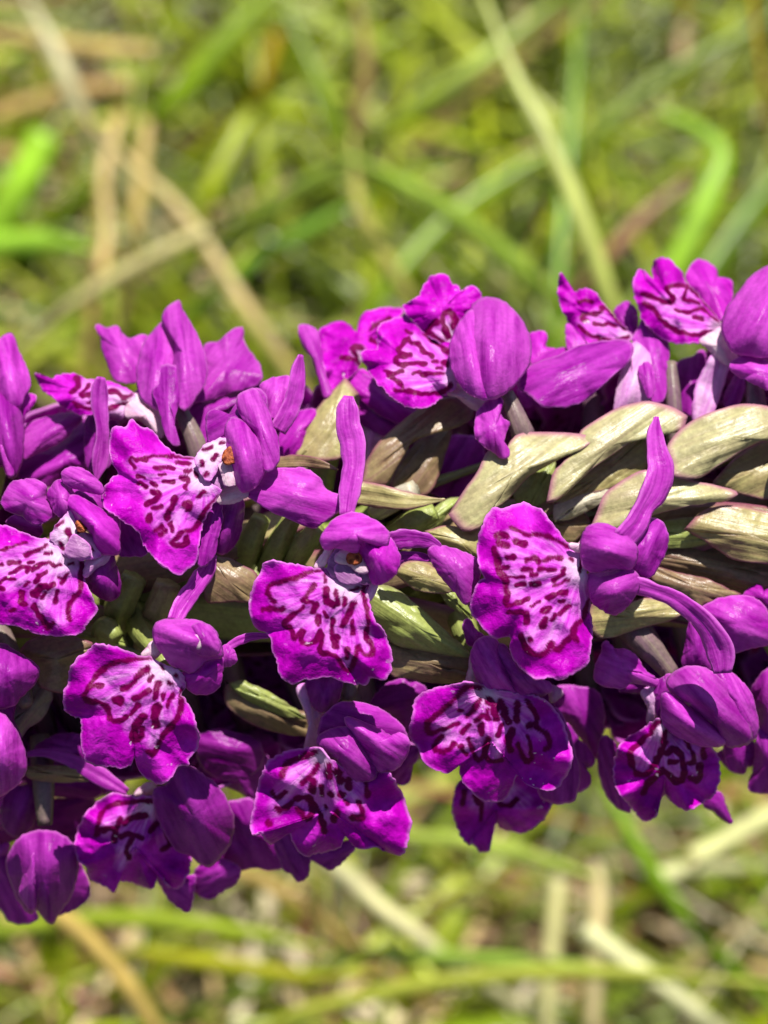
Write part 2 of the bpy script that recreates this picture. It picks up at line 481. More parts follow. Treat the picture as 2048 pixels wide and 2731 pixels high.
def tube(name, reg, pts, widths, mat, top=False, parent=None, steps=14):
    """pts (x, y, w); widths in sheet units"""
    P = sheet(reg, pts); sc = SHEET[reg][2]
    A = np.c_[P, np.asarray(widths, float) * sc]
    A = spline(A, steps, False)
    Wd = to_world(A[:, 0], A[:, 1], A[:, 2], BASE)
    rad = A[:, 3] * UNIT * 0.0005 * (DMM - A[:, 2]) / DMM
    vs_, fs, uvp = tube_mesh(Wd, rad)
    uvp[:, 2] = nseed() * 1.1
    par = parent if parent is not None else (orchid if top else FLOWER[0])
    return build(name, vs_, fs, mat, par, dict(uvp=uvp, rim=np.zeros(len(vs_))))

def rib(name, reg, w, spine, widths, mat='lilac_petal', curl=0.6, top=False, n=30, m=9, wend=None, roll=0.0):
    """strap-shaped sepal or bract along a spine; channelled in section"""
    P = sheet(reg, spine); sc = SHEET[reg][2]
    if not top: w -= BACK[0]; wend = None if wend is None else wend - BACK[0]
    A = spline(np.c_[P, np.asarray(widths, float) * sc], n, False)
    sd = nseed()
    T = np.gradient(A[:, :2], axis=0); T /= np.linalg.norm(T, axis=1)[:, None]
    N = np.stack([-T[:, 1], T[:, 0]], 1)
    X, Y, W, U, V = [], [], [], [], []
    for i in range(n):
        f = i / (n - 1)
        wc = w + ((wend - w) * f if wend is not None else 0) + 0.25 * mnoise.noise(Vector((f * 3, sd, 0)))
        for j in range(m):
            s = j / (m - 1) * 2 - 1
            e = 1 + 0.13 * mnoise.noise(Vector((f * 9, s * 2, sd)))
            X.append(A[i, 0] + N[i, 0] * s * A[i, 2] * 0.5 * e)
            Y.append(A[i, 1] + N[i, 1] * s * A[i, 2] * 0.5 * e)
            hw = A[i, 2] * 0.5 * UNIT
            tw = roll + .8 * mnoise.noise(Vector((f * 2.2, 4.0, sd)))
            W.append(wc + curl * .22 * hw * (1 - s * s) - .20 * hw * math.exp(-(s / .2) ** 2) + tw * s * hw
                     + .16 * hw * mnoise.noise(Vector((f * 7, s * 1.5, sd + 9))))
            U.append(s); V.append(f * 2)
    X, Y, W, U, V = map(np.array, (X, Y, W, U, V))
    fs = [(i * m + j, i * m + j + 1, (i + 1) * m + j + 1, (i + 1) * m + j) for i in range(n - 1) for j in range(m - 1)]
    uvp = np.stack([U + sd * 1.3, V, np.full(len(U), sd * 2.1)], 1)
    rim = np.clip((np.abs(U) - 0.86) / 0.14, 0, 1)
    return build(name, to_world(X, Y, W, BASE), fs, mat, orchid if top else FLOWER[0], dict(uvp=uvp, rim=rim), 0.0003)

def flower(reg, throat, w, mat='green_ovary', path=None, label=None, width=70, back=0.0):
    """starts a flower: its mesh is the ovary stalk that joins it to the stem"""
    x, y = sheet(reg, [throat])[0]; BACK[0] = back; w -= back
    if path is None:
        ax = x - 90; ay = axis_y(ax)
        pts = [(ax, ay + (y - ay) * 0.12, 1.0), (ax + 25, ay + (y - ay) * 0.5, w * 0.55), (x + 10, y, w)]
    else:
        pts = [(a, b, c - back * k) for (a, b, c), k in zip(path, (.3, .7, 1))]
    FLOWER[0] = None
    o = tube('flower', 'S', pts, [width * 0.8, width, width * 0.6], mat, parent=orchid)
    FLOWER[0] = o
    if label: o['label'] = label
    return o

# ------------------------------------------------------------------ stem of the spike
def stem():
    pts = []
    for x in (2420, 2048, 1500, 1000, 500, 0, -400):
        f = 1.0
        pts.append(mm2world((x - 1024) * UNIT, (1365.5 - axis_y(x)) * UNIT, 0))
    last = pts[-1]
    pts += [last + Vector((-0.025, 0.002, -0.004)), last + Vector((-0.055, 0.008, -0.03)),
            Vector((BASE.x + 0.004, BASE.y, 0.07)), Vector((BASE.x, BASE.y, -0.006))]
    A = spline(np.array([list(p - BASE) for p in pts]), 60, False)
    # re-sample in three dimensions
    rad = np.interp(np.linspace(0, 1, 60), [0, 0.15, 0.5, 1], [0.0014, 0.0032, 0.0042, 0.0046])
    vs_, fs, uvp = tube_mesh(A, rad, 18)
    build('stem', vs_, fs, 'green_ovary', orchid, dict(uvp=uvp, rim=np.zeros(len(vs_))))
stem()

# ================================================================== flowers along the upper edge
# -- hooded flower cut by the frame, over the left end
flower('A', (60, 760), 2)
pat('hood', 'A', 2.5, [(-60,330),(0,300),(20,280),(65,265),(90,300),(115,380),(150,440),(180,520),(187,600),(150,660),(125,720),(60,720),(0,640),(-60,560)], dome=1.6)
pat('sepal', 'A', 2.5, [(120,740),(150,645),(210,648),(228,665),(205,710),(150,780),(132,830),(112,800)], 'magenta_petal', dome=.4)
pat('petal', 'A', 4.5, [(-80,560),(0,600),(60,650),(120,740),(145,850),(142,950),(135,1060),(100,1155),(70,1175),(30,1100),(-60,1060)], 'purple_petal', dome=2.2)
pat('petal', 'A', 5.6, [(-70,700),(-10,720),(20,900),(60,1060),(85,1150),(60,1168),(10,1060),(-60,960)], 'lilac_petal', dome=.9)
pat('sepal', 'A', 2.0, [(150,870),(250,805),(350,780),(450,765),(517,790),(480,845),(400,925),(300,985),(200,1025),(140,1050)], 'lilac_petal', dome=.9, g=(0,-.5))
pat('lip', 'A', 0.6, [(130,1030),(220,1000),(330,960),(450,890),(560,800),(620,860),(650,1000),(620,1120),(500,1140),(400,1150),(330,1220),(200,1230),(120,1190)], 'purple_petal', dome=1.2)

# -- tall hooded flower at the top left
flower('A', (1090, 760), 3, 'grey_ovary', path=[(560, 1420, 3), (530, 1210, 4.5), (478, 1085, 4.2)], width=58, label='flower with tall pointed hood seen from behind')
pat('petal', 'A', -0.5, [(600,225),(630,210),(670,232),(740,215),(757,250),(805,292),(840,295),(900,270),(940,300),(900,400),(880,560),(740,565),(690,460),(650,360),(640,280)], 'lilac_petal', dome=.8)
pat('petal', 'A', 0.5, [(1290,345),(1390,312),(1450,250),(1530,225),(1535,290),(1570,370),(1640,460),(1650,570),(1560,610),(1400,650),(1215,700),(1270,560)], 'lilac_petal', dome=.9, ruffle=.5)
pat('hood', 'A', 3.0, [(1030,185),(970,235),(910,310),(880,400),(860,500),(865,590),(890,670),(950,725),(1020,750),(1080,700),(1130,560),(1135,400),(1120,300),(1080,240)], 'lilac_petal', dome=1.5)
pat('hood', 'A', 3.2, [(1125,52),(1142,100),(1180,160),(1230,250),(1270,330),(1300,430),(1305,500),(1285,600),(1240,660),(1200,730),(1150,745),(1110,640),(1105,450),(1115,300),(1090,230),(1030,180),(1045,115)], 'lilac_petal', dome=1.3)
pat('sepal', 'A', 6.0, [(1015,480),(1060,458),(1120,480),(1140,560),(1152,650),(1122,720),(1095,830),(1110,930),(1142,960),(1100,972),(1050,905),(1020,780),(990,700),(965,620),(1002,590)], 'purple_petal', dome=.5)
pat('sepal', 'A', 1.6, [(1200,720),(1320,685),(1430,650),(1560,598),(1680,585),(1660,650),(1520,700),(1340,760),(1330,860),(1310,960),(1270,990),(1215,870)], 'purple_petal', dome=.5)
lip('A', 3.0, [(228,508),(270,540),(320,560),(370,532),(430,518),(490,528),(540,556),(600,560),(690,570),(760,600),(840,640),(870,700),(830,765),(760,795),(690,795),(600,775),(520,775),(450,745),(370,692),(300,640),(260,590)],
    (880, 710), [(870,680),(800,640),(720,615),(600,565),(530,545),(500,600),(470,660),(520,720),(640,760),(760,780),(840,760)],
    [(26,(480,550),(500,600),(455,640)),(24,(520,650),(560,600)),(26,(530,660),(600,650),(560,700)),(24,(470,700),(560,740)),(24,(690,640),(740,640),(790,670),(850,640)),(28,(690,740),(760,710),(830,700)),(22,(620,600),(600,640))], dome=1.0, thr=110)
pat('spur', 'A', 4.2, [(820,660),(880,648),(930,700),(1000,740),(1035,830),(1020,920),(980,880),(900,810),(840,795),(790,775)], 'white_petal', dome=1.0)
rib('sepal', 'A', 8.2, [(640,535),(630,600),(630,700),(645,820),(650,930),(635,1060),(608,1190)], [50,100,112,84,88,110,24], 'lilac_petal', .45, roll=.25)
pat('petal', 'A', 2.5, [(560,780),(640,770),(720,800),(760,880),(720,1000),(690,1100),(560,1120),(540,900)], 'purple_petal', dome=.8)

# -- back-row lips between the two tall hoods, seen edge on
flower('B', (640, 840), 0)
lip('B', -1.0, [(475,490),(540,450),(610,425),(670,460),(720,500),(735,430),(770,370),(850,345),(940,338),(1005,350),(990,395),(920,440),(870,520),(850,620),(760,640),(720,720),(650,790),(600,840),(530,860),(510,760),(490,640)],
    (760, 700), [(745,590),(690,610),(690,650),(730,700),(760,680)], [(30,(740,590),(690,590),(705,640),(720,690)),(24,(615,655),(690,665),(735,690)),(36,(800,540),(835,560)),(22,(800,480),(850,440),(920,400))], dome=.8)
pat('lip', 'B', 0.2, [(345,455),(440,458),(470,520),(492,640),(520,780),(552,870),(515,905),(480,790),(440,650),(390,590)], 'lilac_petal', dome=.5)
pat('petal', 'B', 1.0, [(640,785),(720,728),(775,738),(830,800),(900,880),(980,935),(1080,970),(1108,1000),(1090,1052),(1000,1068),(880,1020),(770,935),(700,875)], 'magenta_petal', dome=.6)
pat('spur', 'B', 0.4, [(740,1080),(800,1010),(870,1010),(900,1090),(860,1180),(820,1230),(770,1330),(745,1240)], 'pale_petal', dome=.8)
pat('petal', 'B', 0.6, [(700,870),(790,940),(900,1030),(990,1066),(960,1130),(880,1140),(760,1080),(700,1000)], 'purple_petal', dome=.5)
pat('sepal', 'B', 0.0, [(1180,1500),(1210,1400),(1260,1250),(1320,1150),(1480,1160),(1520,1240),(1500,1380),(1400,1520),(1300,1540)], 'purple_petal', dome=.8)

# -- broad rounded hood at the top middle
flower('B', (1600, 900), 3.5, 'grey_ovary', path=[(1415, 1240, 4.5), (1395, 1160, 6.8), (1350, 1048, 6.6)], width=62, label='flower with broad rounded veined hood')
lip('B', 3.0, [(1010,340),(1050,290),(1110,262),(1140,200),(1180,150),(1230,130),(1280,140),(1310,190),(1350,200),(1372,240),(1410,200),(1460,205),(1500,250),(1480,330),(1420,420),(1380,500),(1340,590),(1240,560),(1160,510),(1090,430)],
    (1340, 560), [(1340,560),(1240,530),(1170,490),(1190,430),(1250,470),(1260,380),(1330,390),(1350,470)], [(34,(1160,500),(1180,450),(1210,420),(1222,430)),(34,(1290,520),(1270,470),(1258,390),(1300,365),(1332,400),(1330,455)),(20,(1180,500),(1240,540),(1300,590))], dome=.8, g=(0,-.35))
lip('B', 5.0, [(1345,830),(1345,700),(1330,560),(1240,520),(1150,490),(1090,440),(1020,370),(985,390),(920,410),(860,440),(840,500),(845,590),(830,598),(760,600),(740,640),(765,700),(800,760),(850,820),(920,890),(990,940),(1060,970),(1150,967),(1220,932),(1285,880)],
    (1350, 780), [(1340,780),(1330,620),(1240,570),(1150,510),(1060,490),(1030,540),(990,580),(970,670),(900,730),(950,800),(1010,840),(1100,860),(1200,870),(1310,850)],
    [(20,(1030,480),(1062,500)),(20,(1310,600),(1220,570),(1150,500)),(28,(1190,640),(1140,610),(1110,570),(1060,550),(1040,530),(1000,570),(980,590),(990,622),(1060,632),(972,645),(970,685),(1030,692),(1090,682),(1150,690)),(26,(1200,670),(1222,672)),(38,(1268,680),(1280,692)),(24,(1260,600),(1300,622)),(18,(1220,715),(1250,715)),(26,(1072,750),(1110,740)),(22,(1125,757),(1200,750),(1262,747)),(18,(890,730),(940,752),(1000,730)),(24,(910,745),(970,800),(1000,832)),(24,(960,850),(1060,867),(1180,877),(1270,862),(1315,815))], dome=.9, thr=45)
pat('hood', 'B', 6.4, [(1440,350),(1470,300),(1540,273),(1620,290),(1700,350),(1764,435),(1804,525),(1814,605),(1794,705),(1734,790),(1680,850),(1600,902),(1540,907),(1450,860),(1400,700),(1390,500)], 'lilac_petal', dome=2.4)
pat('petal', 'B', 7.0, [(1306,600),(1335,490),(1385,405),(1440,352),(1490,430),(1530,560),(1550,720),(1560,905),(1440,882),(1360,805),(1315,705)], 'lilac_petal', dome=1.7)
pat('spur', 'B', 5.6, [(1285,872),(1340,815),(1400,870),(1480,908),(1565,905),(1545,950),(1490,988),(1430,955),(1350,892)], 'white_petal', dome=.6)
pat('sepal', 'O', 8.6, [(185,235),(215,125),(300,42),(370,22),(382,60),(362,130),(385,185),(432,220),(402,310),(385,400),(430,420),(432,470),(380,472),(330,432),(240,375),(188,315)], 'lilac_petal', dome=.8, ruffle=.5)

# -- long-petalled flower between the round hood and the tip
flower('C', (800, 660), 1.5, 'grey_ovary', path=[(1800, 1200, 3), (1796, 1080, 3.0), (1788, 965, 2.2)], width=44)
pat('petal', 'C', -1.0, [(690,450),(760,398),(820,440),(832,540),(800,605),(740,545)], 'purple_petal', dome=.4)
lip('C', 0.8, [(805,610),(745,540),(690,480),(640,420),(600,370),(560,320),(500,305),(450,320),(425,370),(432,430),(402,410),(395,330),(372,250),(358,208),(338,232),(328,310),(340,400),(370,480),(410,540),(470,600),(530,655),(620,650),(700,650),(775,645)],
    (800, 605), [(795,605),(720,540),(660,470),(610,430),(540,460),(480,480),(455,510),(480,560),(540,615),(640,638),(740,632)],
    [(24,(620,430),(590,460),(540,470),(500,470),(475,490),(512,512)),(20,(560,530),(620,540),(640,520),(692,546)),(20,(465,545),(520,592),(600,625),(700,632),(775,612)),(18,(700,510),(706,516)),(18,(600,425),(650,440),(690,492),(760,565)),(22,(470,395),(500,380),(545,395))], dome=.6, g=(-.15,-.35), thr=45)
pat('petal', 'C', 1.6, [(385,530),(450,590),(530,655),(480,700),(400,705)], 'lilac_petal', dome=.3)
pat('petal', 'C', 2.0, [(800,640),(840,560),(870,510),(1000,620),(1032,690),(1015,850),(1000,1010),(920,1020),(925,850),(880,700)], 'purple_petal', dome=.6)
pat('petal', 'C', -0.8, [(1080,800),(1180,740),(1260,720),(1260,1080),(1100,1070)], 'purple_petal', dome=.8)
pat('spur', 'C', 3.2, [(808,650),(880,690),(928,780),(935,900),(905,1020),(800,1050),(690,1100),(705,960),(740,830),(790,760)], 'pale_petal', dome=1.1)
pat('sepal', 'C', 4.6, [(842,830),(880,778),(922,800),(942,900),(912,1005),(878,930)], 'lilac_petal', dome=.4)
pat('petal', 'C', 4.8, [(80,880),(130,820),(220,775),(320,742),(420,692),(530,660),(650,640),(760,638),(808,680),(790,750),(740,805),(650,885),(560,965),(450,1042),(330,1058),(230,1055),(170,1000),(85,940)], 'purple_petal', dome=1.3, g=(0,-.7), ruffle=.45)
pat('petal', 'C', 2.0, [(110,900),(150,810),(250,720),(390,690),(330,780),(220,860)], 'magenta_petal', dome=.5)
pat('petal', 'C', 0.5, [(150,620),(200,582),(258,600),(250,680),(320,700),(280,760),(170,800)], 'magenta_petal', dome=.5)
pat('petal', 'C', 3.6, [(75,950),(150,990),(230,1060),(190,1040),(130,1060),(95,1010)], 'lilac_petal', dome=.2)

# -- flower with looping marks at the top right
flower('C', (1480, 800), 2.5, 'grey_ovary', path=[(2020, 1220, 4), (2020, 1120, 4.6), (2010, 1010, 4.2)], width=60)
pat('petal', 'C', -1.5, [(1140,250),(1160,180),(1205,128),(1270,142),(1320,180),(1342,240),(1420,258),(1432,340),(1410,440),(1375,520),(1290,430),(1200,330)], 'magenta_petal', dome=.7)
lip('C', 1.2, [(1385,560),(1310,450),(1250,380),(1190,310),(1140,260),(1110,190),(1060,140),(1000,103),(950,113),(928,170),(928,240),(935,300),(900,270),(870,200),(842,183),(815,230),(803,320),(828,400),(860,500),(920,572),(1000,632),(1090,657),(1180,652),(1260,645),(1340,610)],
    (1360, 550), [(1375,545),(1300,460),(1220,360),(1170,305),(1120,285),(1050,285),(1010,330),(960,365),(880,355),(905,420),(970,480),(1030,560),(1100,585),(1200,605),(1320,590)],
    [(26,(1370,500),(1300,435),(1240,362),(1180,310),(1155,288),(1128,340),(1132,380),(1190,390),(1225,402)),(28,(865,340),(930,360),(1000,390),(1050,392),(1062,362),(1030,342),(1018,310),(1060,288),(1115,290)),(28,(875,400),(950,450),(980,500),(1040,550),(1110,582),(1200,602),(1300,578)),(22,(1075,440),(1140,462),(1190,442),(1242,430)),(22,(1188,488),(1245,502)),(18,(1250,440),(1345,515))], dome=.7, g=(-.12,-.35), thr=40)
pat('spur', 'C', 3.2, [(1225,640),(1300,590),(1365,555),(1400,640),(1460,730),(1430,792),(1370,772),(1300,705),(1260,665)], 'white_petal', dome=.8)
rib('spur', 'C', 3.4, [(1390,700),(1340,800),(1290,930),(1250,1060),(1225,1160)], [110,150,170,150,90], 'pale_petal', .6)
pat('petal', 'C', 2.2, [(1380,1020),(1440,880),(1500,850),(1500,960),(1440,1080)], 'lilac_petal', dome=.4)
pat('hood', 'C', 4.4, [(1372,560),(1400,440),(1470,340),(1530,262),(1600,200),(1670,168),(1790,190),(1860,380),(1830,600),(1740,720),(1620,735),(1520,725),(1440,710),(1400,650)], 'lilac_petal', dome=2.6)
pat('sepal', 'C', 6.0, [(1415,805),(1480,742),(1560,715),(1660,750),(1780,790),(1790,930),(1700,960),(1600,920),(1500,872)], 'lilac_petal', dome=.8, ruffle=.5)

# ================================================================== flowers of the upper middle row
# -- open flower with a pale throat and orange pollinia
flower('A', (1290, 1120), 10, label='open flower with pale spotted throat and torn hood')
pat('spur', 'A', 9.5, [(1390,1330),(1450,1310),(1530,1310),(1528,1440),(1500,1560),(1440,1632),(1380,1645),(1350,1560)], 'purple_petal', dome=1.4)
pat('lip', 'A', 11.4, [(1380,1310),(1405,1400),(1392,1480),(1372,1560),(1357,1640),(1330,1695),(1265,1735),(1240,1640),(1260,1500),(1320,1380)], 'purple_petal', dome=.5)
lip('A', 12.6, [(1245,1045),(1150,1030),(1060,985),(1020,940),(960,870),(880,840),(830,795),(790,850),(720,845),(690,930),(695,1010),(715,1090),(745,1145),(700,1175),(655,1240),(643,1310),(665,1370),(720,1400),(770,1445),(840,1490),(880,1530),(915,1610),(1000,1705),(1080,1765),(1140,1795),(1185,1750),(1240,1715),(1258,1620),(1275,1510),(1310,1410),(1370,1310),(1400,1250),(1330,1200),(1280,1110)],
    (1290, 1150), [(1260,1040),(1100,1050),(980,1040),(840,1030),(800,1080),(850,1150),(880,1230),(920,1300),(920,1420),(990,1500),(1060,1590),(1150,1600),(1190,1520),(1260,1440),(1330,1340),(1400,1250),(1300,1170)],
    [(20,(1240,1040),(1150,1040),(1020,1035),(940,1040),(870,1060),(825,1040),(820,1060),(850,1110)),(30,(870,1060),(930,1055)),(25,(980,1110),(1060,1105),(1100,1115)),(20,(1120,1075),(1200,1080)),(18,(1005,1150),(1045,1150)),(20,(870,1160),(912,1170)),(26,(1170,1130),(1212,1120)),(34,(1140,1170),(1190,1190),(1170,1230)),(24,(1040,1195),(1092,1195)),(24,(960,1200),(992,1222)),(28,(880,1205),(922,1228)),(18,(1270,1080),(1282,1104)),(18,(1228,1140),(1246,1162)),(30,(960,1260),(1012,1280),(930,1340)),(24,(960,1370),(1022,1350)),(36,(940,1405),(933,1445)),(32,(1110,1300),(1070,1380),(1060,1422)),(44,(1170,1340),(1205,1335),(1190,1370)),(26,(1248,1290),(1292,1260)),(28,(1385,1290),(1300,1380),(1260,1450),(1210,1500),(1150,1520),(1110,1560),(1088,1580),(1130,1602),(1172,1590),(1182,1550)),(26,(1080,1460),(1092,1502)),(28,(988,1502),(1022,1480)),(30,(1010,1532),(1042,1510))], dome=1.0, thr=60)
lip('A', 12.5, [(1235,1050),(1270,995),(1320,960),(1380,932),(1442,922),(1465,955),(1440,1010),(1390,1080),(1330,1190),(1290,1180),(1255,1110)], (1350,1010),
    [(1225,1050),(1270,985),(1380,920),(1460,915),(1475,955),(1390,1090),(1330,1200),(1280,1190)], [(20,(1292,1002),(1342,988)),(26,(1348,1058),(1364,1030)),(18,(1278,1075),(1286,1098)),(20,(1306,1140),(1294,1170)),(16,(1400,960),(1415,955))], dome=.35, ruffle=.2, n=56, m=16, thr=95, name='column')
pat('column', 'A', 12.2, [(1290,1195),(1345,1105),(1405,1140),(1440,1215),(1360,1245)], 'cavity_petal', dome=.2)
pat('column', 'A', 12.9, [(1385,1090),(1440,1070),(1507,1085),(1505,1200),(1430,1225),(1405,1150)], 'white_petal', dome=.3, ruffle=.4)
pat('pollinia', 'A', 13.4, [(1405,1045),(1440,990),(1480,985),(1492,1030),(1478,1082),(1425,1085)], 'pollinia', dome=.2, n=24, m=5)
pat('lip', 'A', 11.9, [(1360,1305),(1440,1228),(1565,1258),(1540,1302),(1480,1325),(1400,1335)], 'white_petal', dome=.4)
pat('sepal', 'A', 10.0, [(1312,765),(1380,752),(1440,782),(1480,742),(1510,690),(1590,612),(1680,660),(1680,900),(1600,960),(1500,950),(1430,930),(1330,960),(1308,880)], 'purple_petal', dome=.9, ruffle=.5)
pat('hood', 'B', 12.4, [(-100,1060),(-60,1035),(0,1060),(60,1110),(110,1170),(142,1260),(135,1345),(90,1435),(50,1482),(0,1494),(-40,1450),(-80,1340),(-100,1240),(-112,1140)], 'lilac_petal', dome=2.0)
pat('petal', 'B', 11.8, [(-30,890),(60,848),(92,880),(132,950),(165,1020),(177,1080),(202,1130),(217,1200),(222,1290),(190,1345),(140,1370),(110,1250),(80,1130),(20,1060),(-30,980)], 'lilac_petal', dome=1.0)
pat('sepal', 'B', 8.4, [(105,835),(170,788),(260,772),(310,800),(280,900),(240,1000),(180,1040),(150,950)], 'lilac_petal', dome=.6)
rib('sepal', 'B', 9.4, [(362,632),(345,740),(330,860),(290,980),(215,1110)], [30,90,110,120,110], 'lilac_petal', .7, roll=.3)
pat('sepal', 'B', 3.0, [(210,1200),(260,1090),(330,1000),(445,980),(480,1000),(420,1080),(380,1180),(340,1275),(215,1280)], 'magenta_petal', dome=.8)

# -- flower with pale throat cut by the left frame edge
flower('M', (560, 900), 11, label='open flower with pale throat and dangling spur')
pat('petal', 'M', 10.4, [(600,380),(720,410),(895,445),(930,600),(960,700),(820,640),(700,520),(610,480)], 'purple_petal', dome=.5)
pat('petal', 'M', 10.0, [(1030,700),(1060,660),(1250,780),(1300,880),(1300,990),(1180,1000),(1040,980)], 'purple_petal', dome=.5)
pat('spur', 'M', 10.5, [(740,1210),(755,1090),(860,1000),(985,975),(1015,1080),(1055,1200),(1052,1335),(985,1392),(900,1372),(820,1312)], 'purple_petal', dome=2.0)
pat('spur', 'M', 12.4, [(745,1160),(755,1060),(860,985),(985,975),(930,1060),(840,1110),(760,1190)], 'pale_petal', dome=.5)
lip('M', 13.0, [(440,850),(330,845),(240,800),(150,770),(60,735),(-40,720),(-140,760),(-240,860),(-320,1000),(-360,1150),(-340,1300),(-280,1440),(-180,1540),(-60,1600),(0,1612),(130,1628),(250,1668),(317,1702),(480,1714),(700,1697),(790,1592),(862,1500),(832,1400),(800,1310),(755,1220),(765,1120),(755,1050),(650,1020),(570,1000),(500,900)],
    (560, 960), [(450,855),(300,880),(150,930),(0,950),(-100,1000),(-150,1150),(-60,1300),(80,1320),(230,1280),(260,1420),(330,1560),(400,1600),(560,1620),(620,1560),(680,1400),(740,1250),(755,1060),(640,1010),(520,940)],
    [(18,(-100,960),(20,950),(130,915),(225,885)),(30,(215,1000),(300,970),(405,910)),(28,(398,985),(455,975)),(52,(92,1070),(160,1060)),(26,(258,1065),(292,1055)),(40,(290,1130),(360,1080),(430,1060),(465,1082)),(26,(478,1095),(535,1085)),(30,(95,1160),(180,1110),(265,1110),(240,1140)),(24,(0,1240),(70,1200),(132,1210)),(38,(350,1180),(412,1140)),(42,(308,1230),(334,1218)),(32,(520,1190),(558,1212),(592,1170)),(28,(540,1242),(572,1200)),(60,(305,1345),(362,1282),(390,1272)),(42,(430,1290),(482,1250)),(30,(228,1262),(254,1238)),(32,(380,1370),(402,1330)),(48,(190,1330),(200,1420),(232,1430)),(34,(500,1320),(490,1412)),(46,(300,1450),(330,1500),(390,1580),(430,1640),(462,1600)),(42,(735,1060),(715,1180),(710,1300),(650,1380),(600,1480),(612,1562)),(30,(95,1490),(122,1480)),(32,(30,1300),(-60,1260)),(20,(600,1075),(642,1070)),(22,(555,885),(572,935)),(24,(-60,1100),(20,1080)),(30,(-200,1080),(-120,1120),(-180,1240))], dome=1.0, thr=75)
lip('M', 12.9, [(445,850),(490,762),(540,690),(620,608),(670,690),(745,790),(835,860),(895,980),(860,1015),(760,1035),(650,1025),(580,1005),(500,910)], (640,820),
    [(430,850),(490,750),(620,590),(750,780),(910,980),(860,1030),(650,1040),(490,920)], [(24,(512,742),(564,712)),(44,(606,792),(628,852)),(26,(548,888),(568,936)),(22,(800,930),(830,960)),(20,(700,770),(690,800))], dome=.5, ruffle=.2, n=64, m=18, thr=90, name='column')
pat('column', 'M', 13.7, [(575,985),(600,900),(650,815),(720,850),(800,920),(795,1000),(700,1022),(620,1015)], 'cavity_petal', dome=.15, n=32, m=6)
pat('pollinia', 'M', 13.7, [(680,700),(710,705),(760,760),(750,792),(700,785),(680,745)], 'pollinia', dome=.15, n=20, m=4)
pat('hood', 'M', 12.6, [(580,520),(660,468),(760,520),(880,590),(960,640),(1040,670),(1055,760),(1055,870),(1050,975),(960,985),(890,965),(840,880),(830,820),(760,760),(680,690),(630,600)], 'magenta_petal', dome=2.0)
pat('petal', 'M', 12.2, [(550,310),(580,238),(680,228),(760,260),(850,330),(905,400),(900,455),(800,435),(700,412),(600,372)], 'lilac_petal', dome=.8)
pat('petal', 'M', 11.6, [(432,440),(490,358),(550,338),(615,388),(640,470),(620,560),(645,615),(560,660),(500,625),(440,500)], 'lilac_petal', dome=1.0)
pat('sepal', 'M', 11.2, [(10,545),(60,430),(110,358),(210,338),(330,338),(402,388),(395,470),(425,530),(488,615),(472,655),(400,702),(310,725),(200,645),(90,605)], 'lilac_petal', dome=1.2, ruffle=.5)
pat('sepal', 'M', 9.0, [(180,640),(300,690),(370,760),(340,840),(250,810),(160,760),(60,700)], 'purple_petal', dome=.5)

# ================================================================== flowers of the middle row
# -- flower whose small hood carries a white fleck
flower('D', (1040, 940), 13, label='flower with small bright hood bearing a white fleck')
rib('sepal', 'D', 10.5, [(1345,230),(1300,350),(1220,460),(1150,560),(1105,650)], [60,110,110,120,90], 'lilac_petal', .6, wend=13.5, roll=.4)
rib('sepal', 'D', 12.6, [(1400,870),(1450,815),(1520,775),(1600,752),(1710,748)], [70,50,60,52,30], 'lilac_petal', .6)
lip('D', 14.6, [(890,875),(830,850),(760,825),(680,805),(590,805),(540,850),(470,900),(440,960),(425,1050),(405,1080),(395,1160),(410,1220),(450,1255),(500,1265),(510,1350),(510,1450),(540,1540),(590,1570),(650,1575),(720,1580),(790,1585),(830,1560),(850,1515),(860,1560),(890,1620),(950,1665),(1010,1690),(1060,1670),(1100,1620),(1140,1570),(1200,1570),(1195,1530),(1240,1480),(1262,1410),(1250,1340),(1220,1230),(1180,1160),(1150,1110),(1180,1060),(1140,970),(1040,930),(960,880)],
    (1030, 950), [(900,880),(800,910),(700,950),(620,1020),(590,1100),(560,1140),(640,1200),(700,1250),(780,1310),(800,1370),(900,1420),(960,1450),(1020,1400),(1080,1310),(1130,1200),(1160,1100),(1160,1000),(1040,935),(960,880)],
    [(28,(980,880),(900,885),(800,905),(700,930),(640,970),(590,1030),(570,1060),(645,1062)),(32,(570,1060),(530,1140),(590,1160),(650,1180),(690,1220),(700,1280),(760,1285),(805,1258)),(38,(935,960),(870,1000),(830,1060),(775,1085)),(58,(735,1155),(757,1165)),(28,(850,1150),(900,1120),(942,1098)),(34,(978,1140),(1002,1050)),(26,(948,1032),(967,1008)),(16,(1018,900),(1032,962)),(26,(1030,1118),(1030,1152)),(26,(1058,1192),(1092,1118)),(54,(1000,1200),(970,1270),(990,1310)),(48,(840,1380),(875,1290),(912,1258)),(40,(850,1402),(892,1382),(902,1340)),(36,(1150,1100),(1140,1180),(1120,1270),(1060,1340),(1030,1392)),(34,(1012,1420),(970,1490),(928,1480)),(24,(872,1178),(828,1242)),(24,(1072,1045),(1084,1052)),(20,(1110,1000),(1122,1006))], dome=1.0, thr=70)
pat('lip', 'D', 14.3, [(895,875),(930,830),(962,785),(1002,800),(1010,860),(960,890)], 'white_petal', dome=.3, n=32, m=6)
pat('petal', 'D', 14.6, [(1150,990),(1220,972),(1290,890),(1395,880),(1402,950),(1392,1040),(1342,1102),(1250,1112),(1185,1072)], 'magenta_petal', dome=1.0)
pat('petal', 'D', 14.2, [(1375,870),(1430,808),(1482,860),(1492,902),(1442,938),(1395,925)], 'lilac_petal', dome=.5)
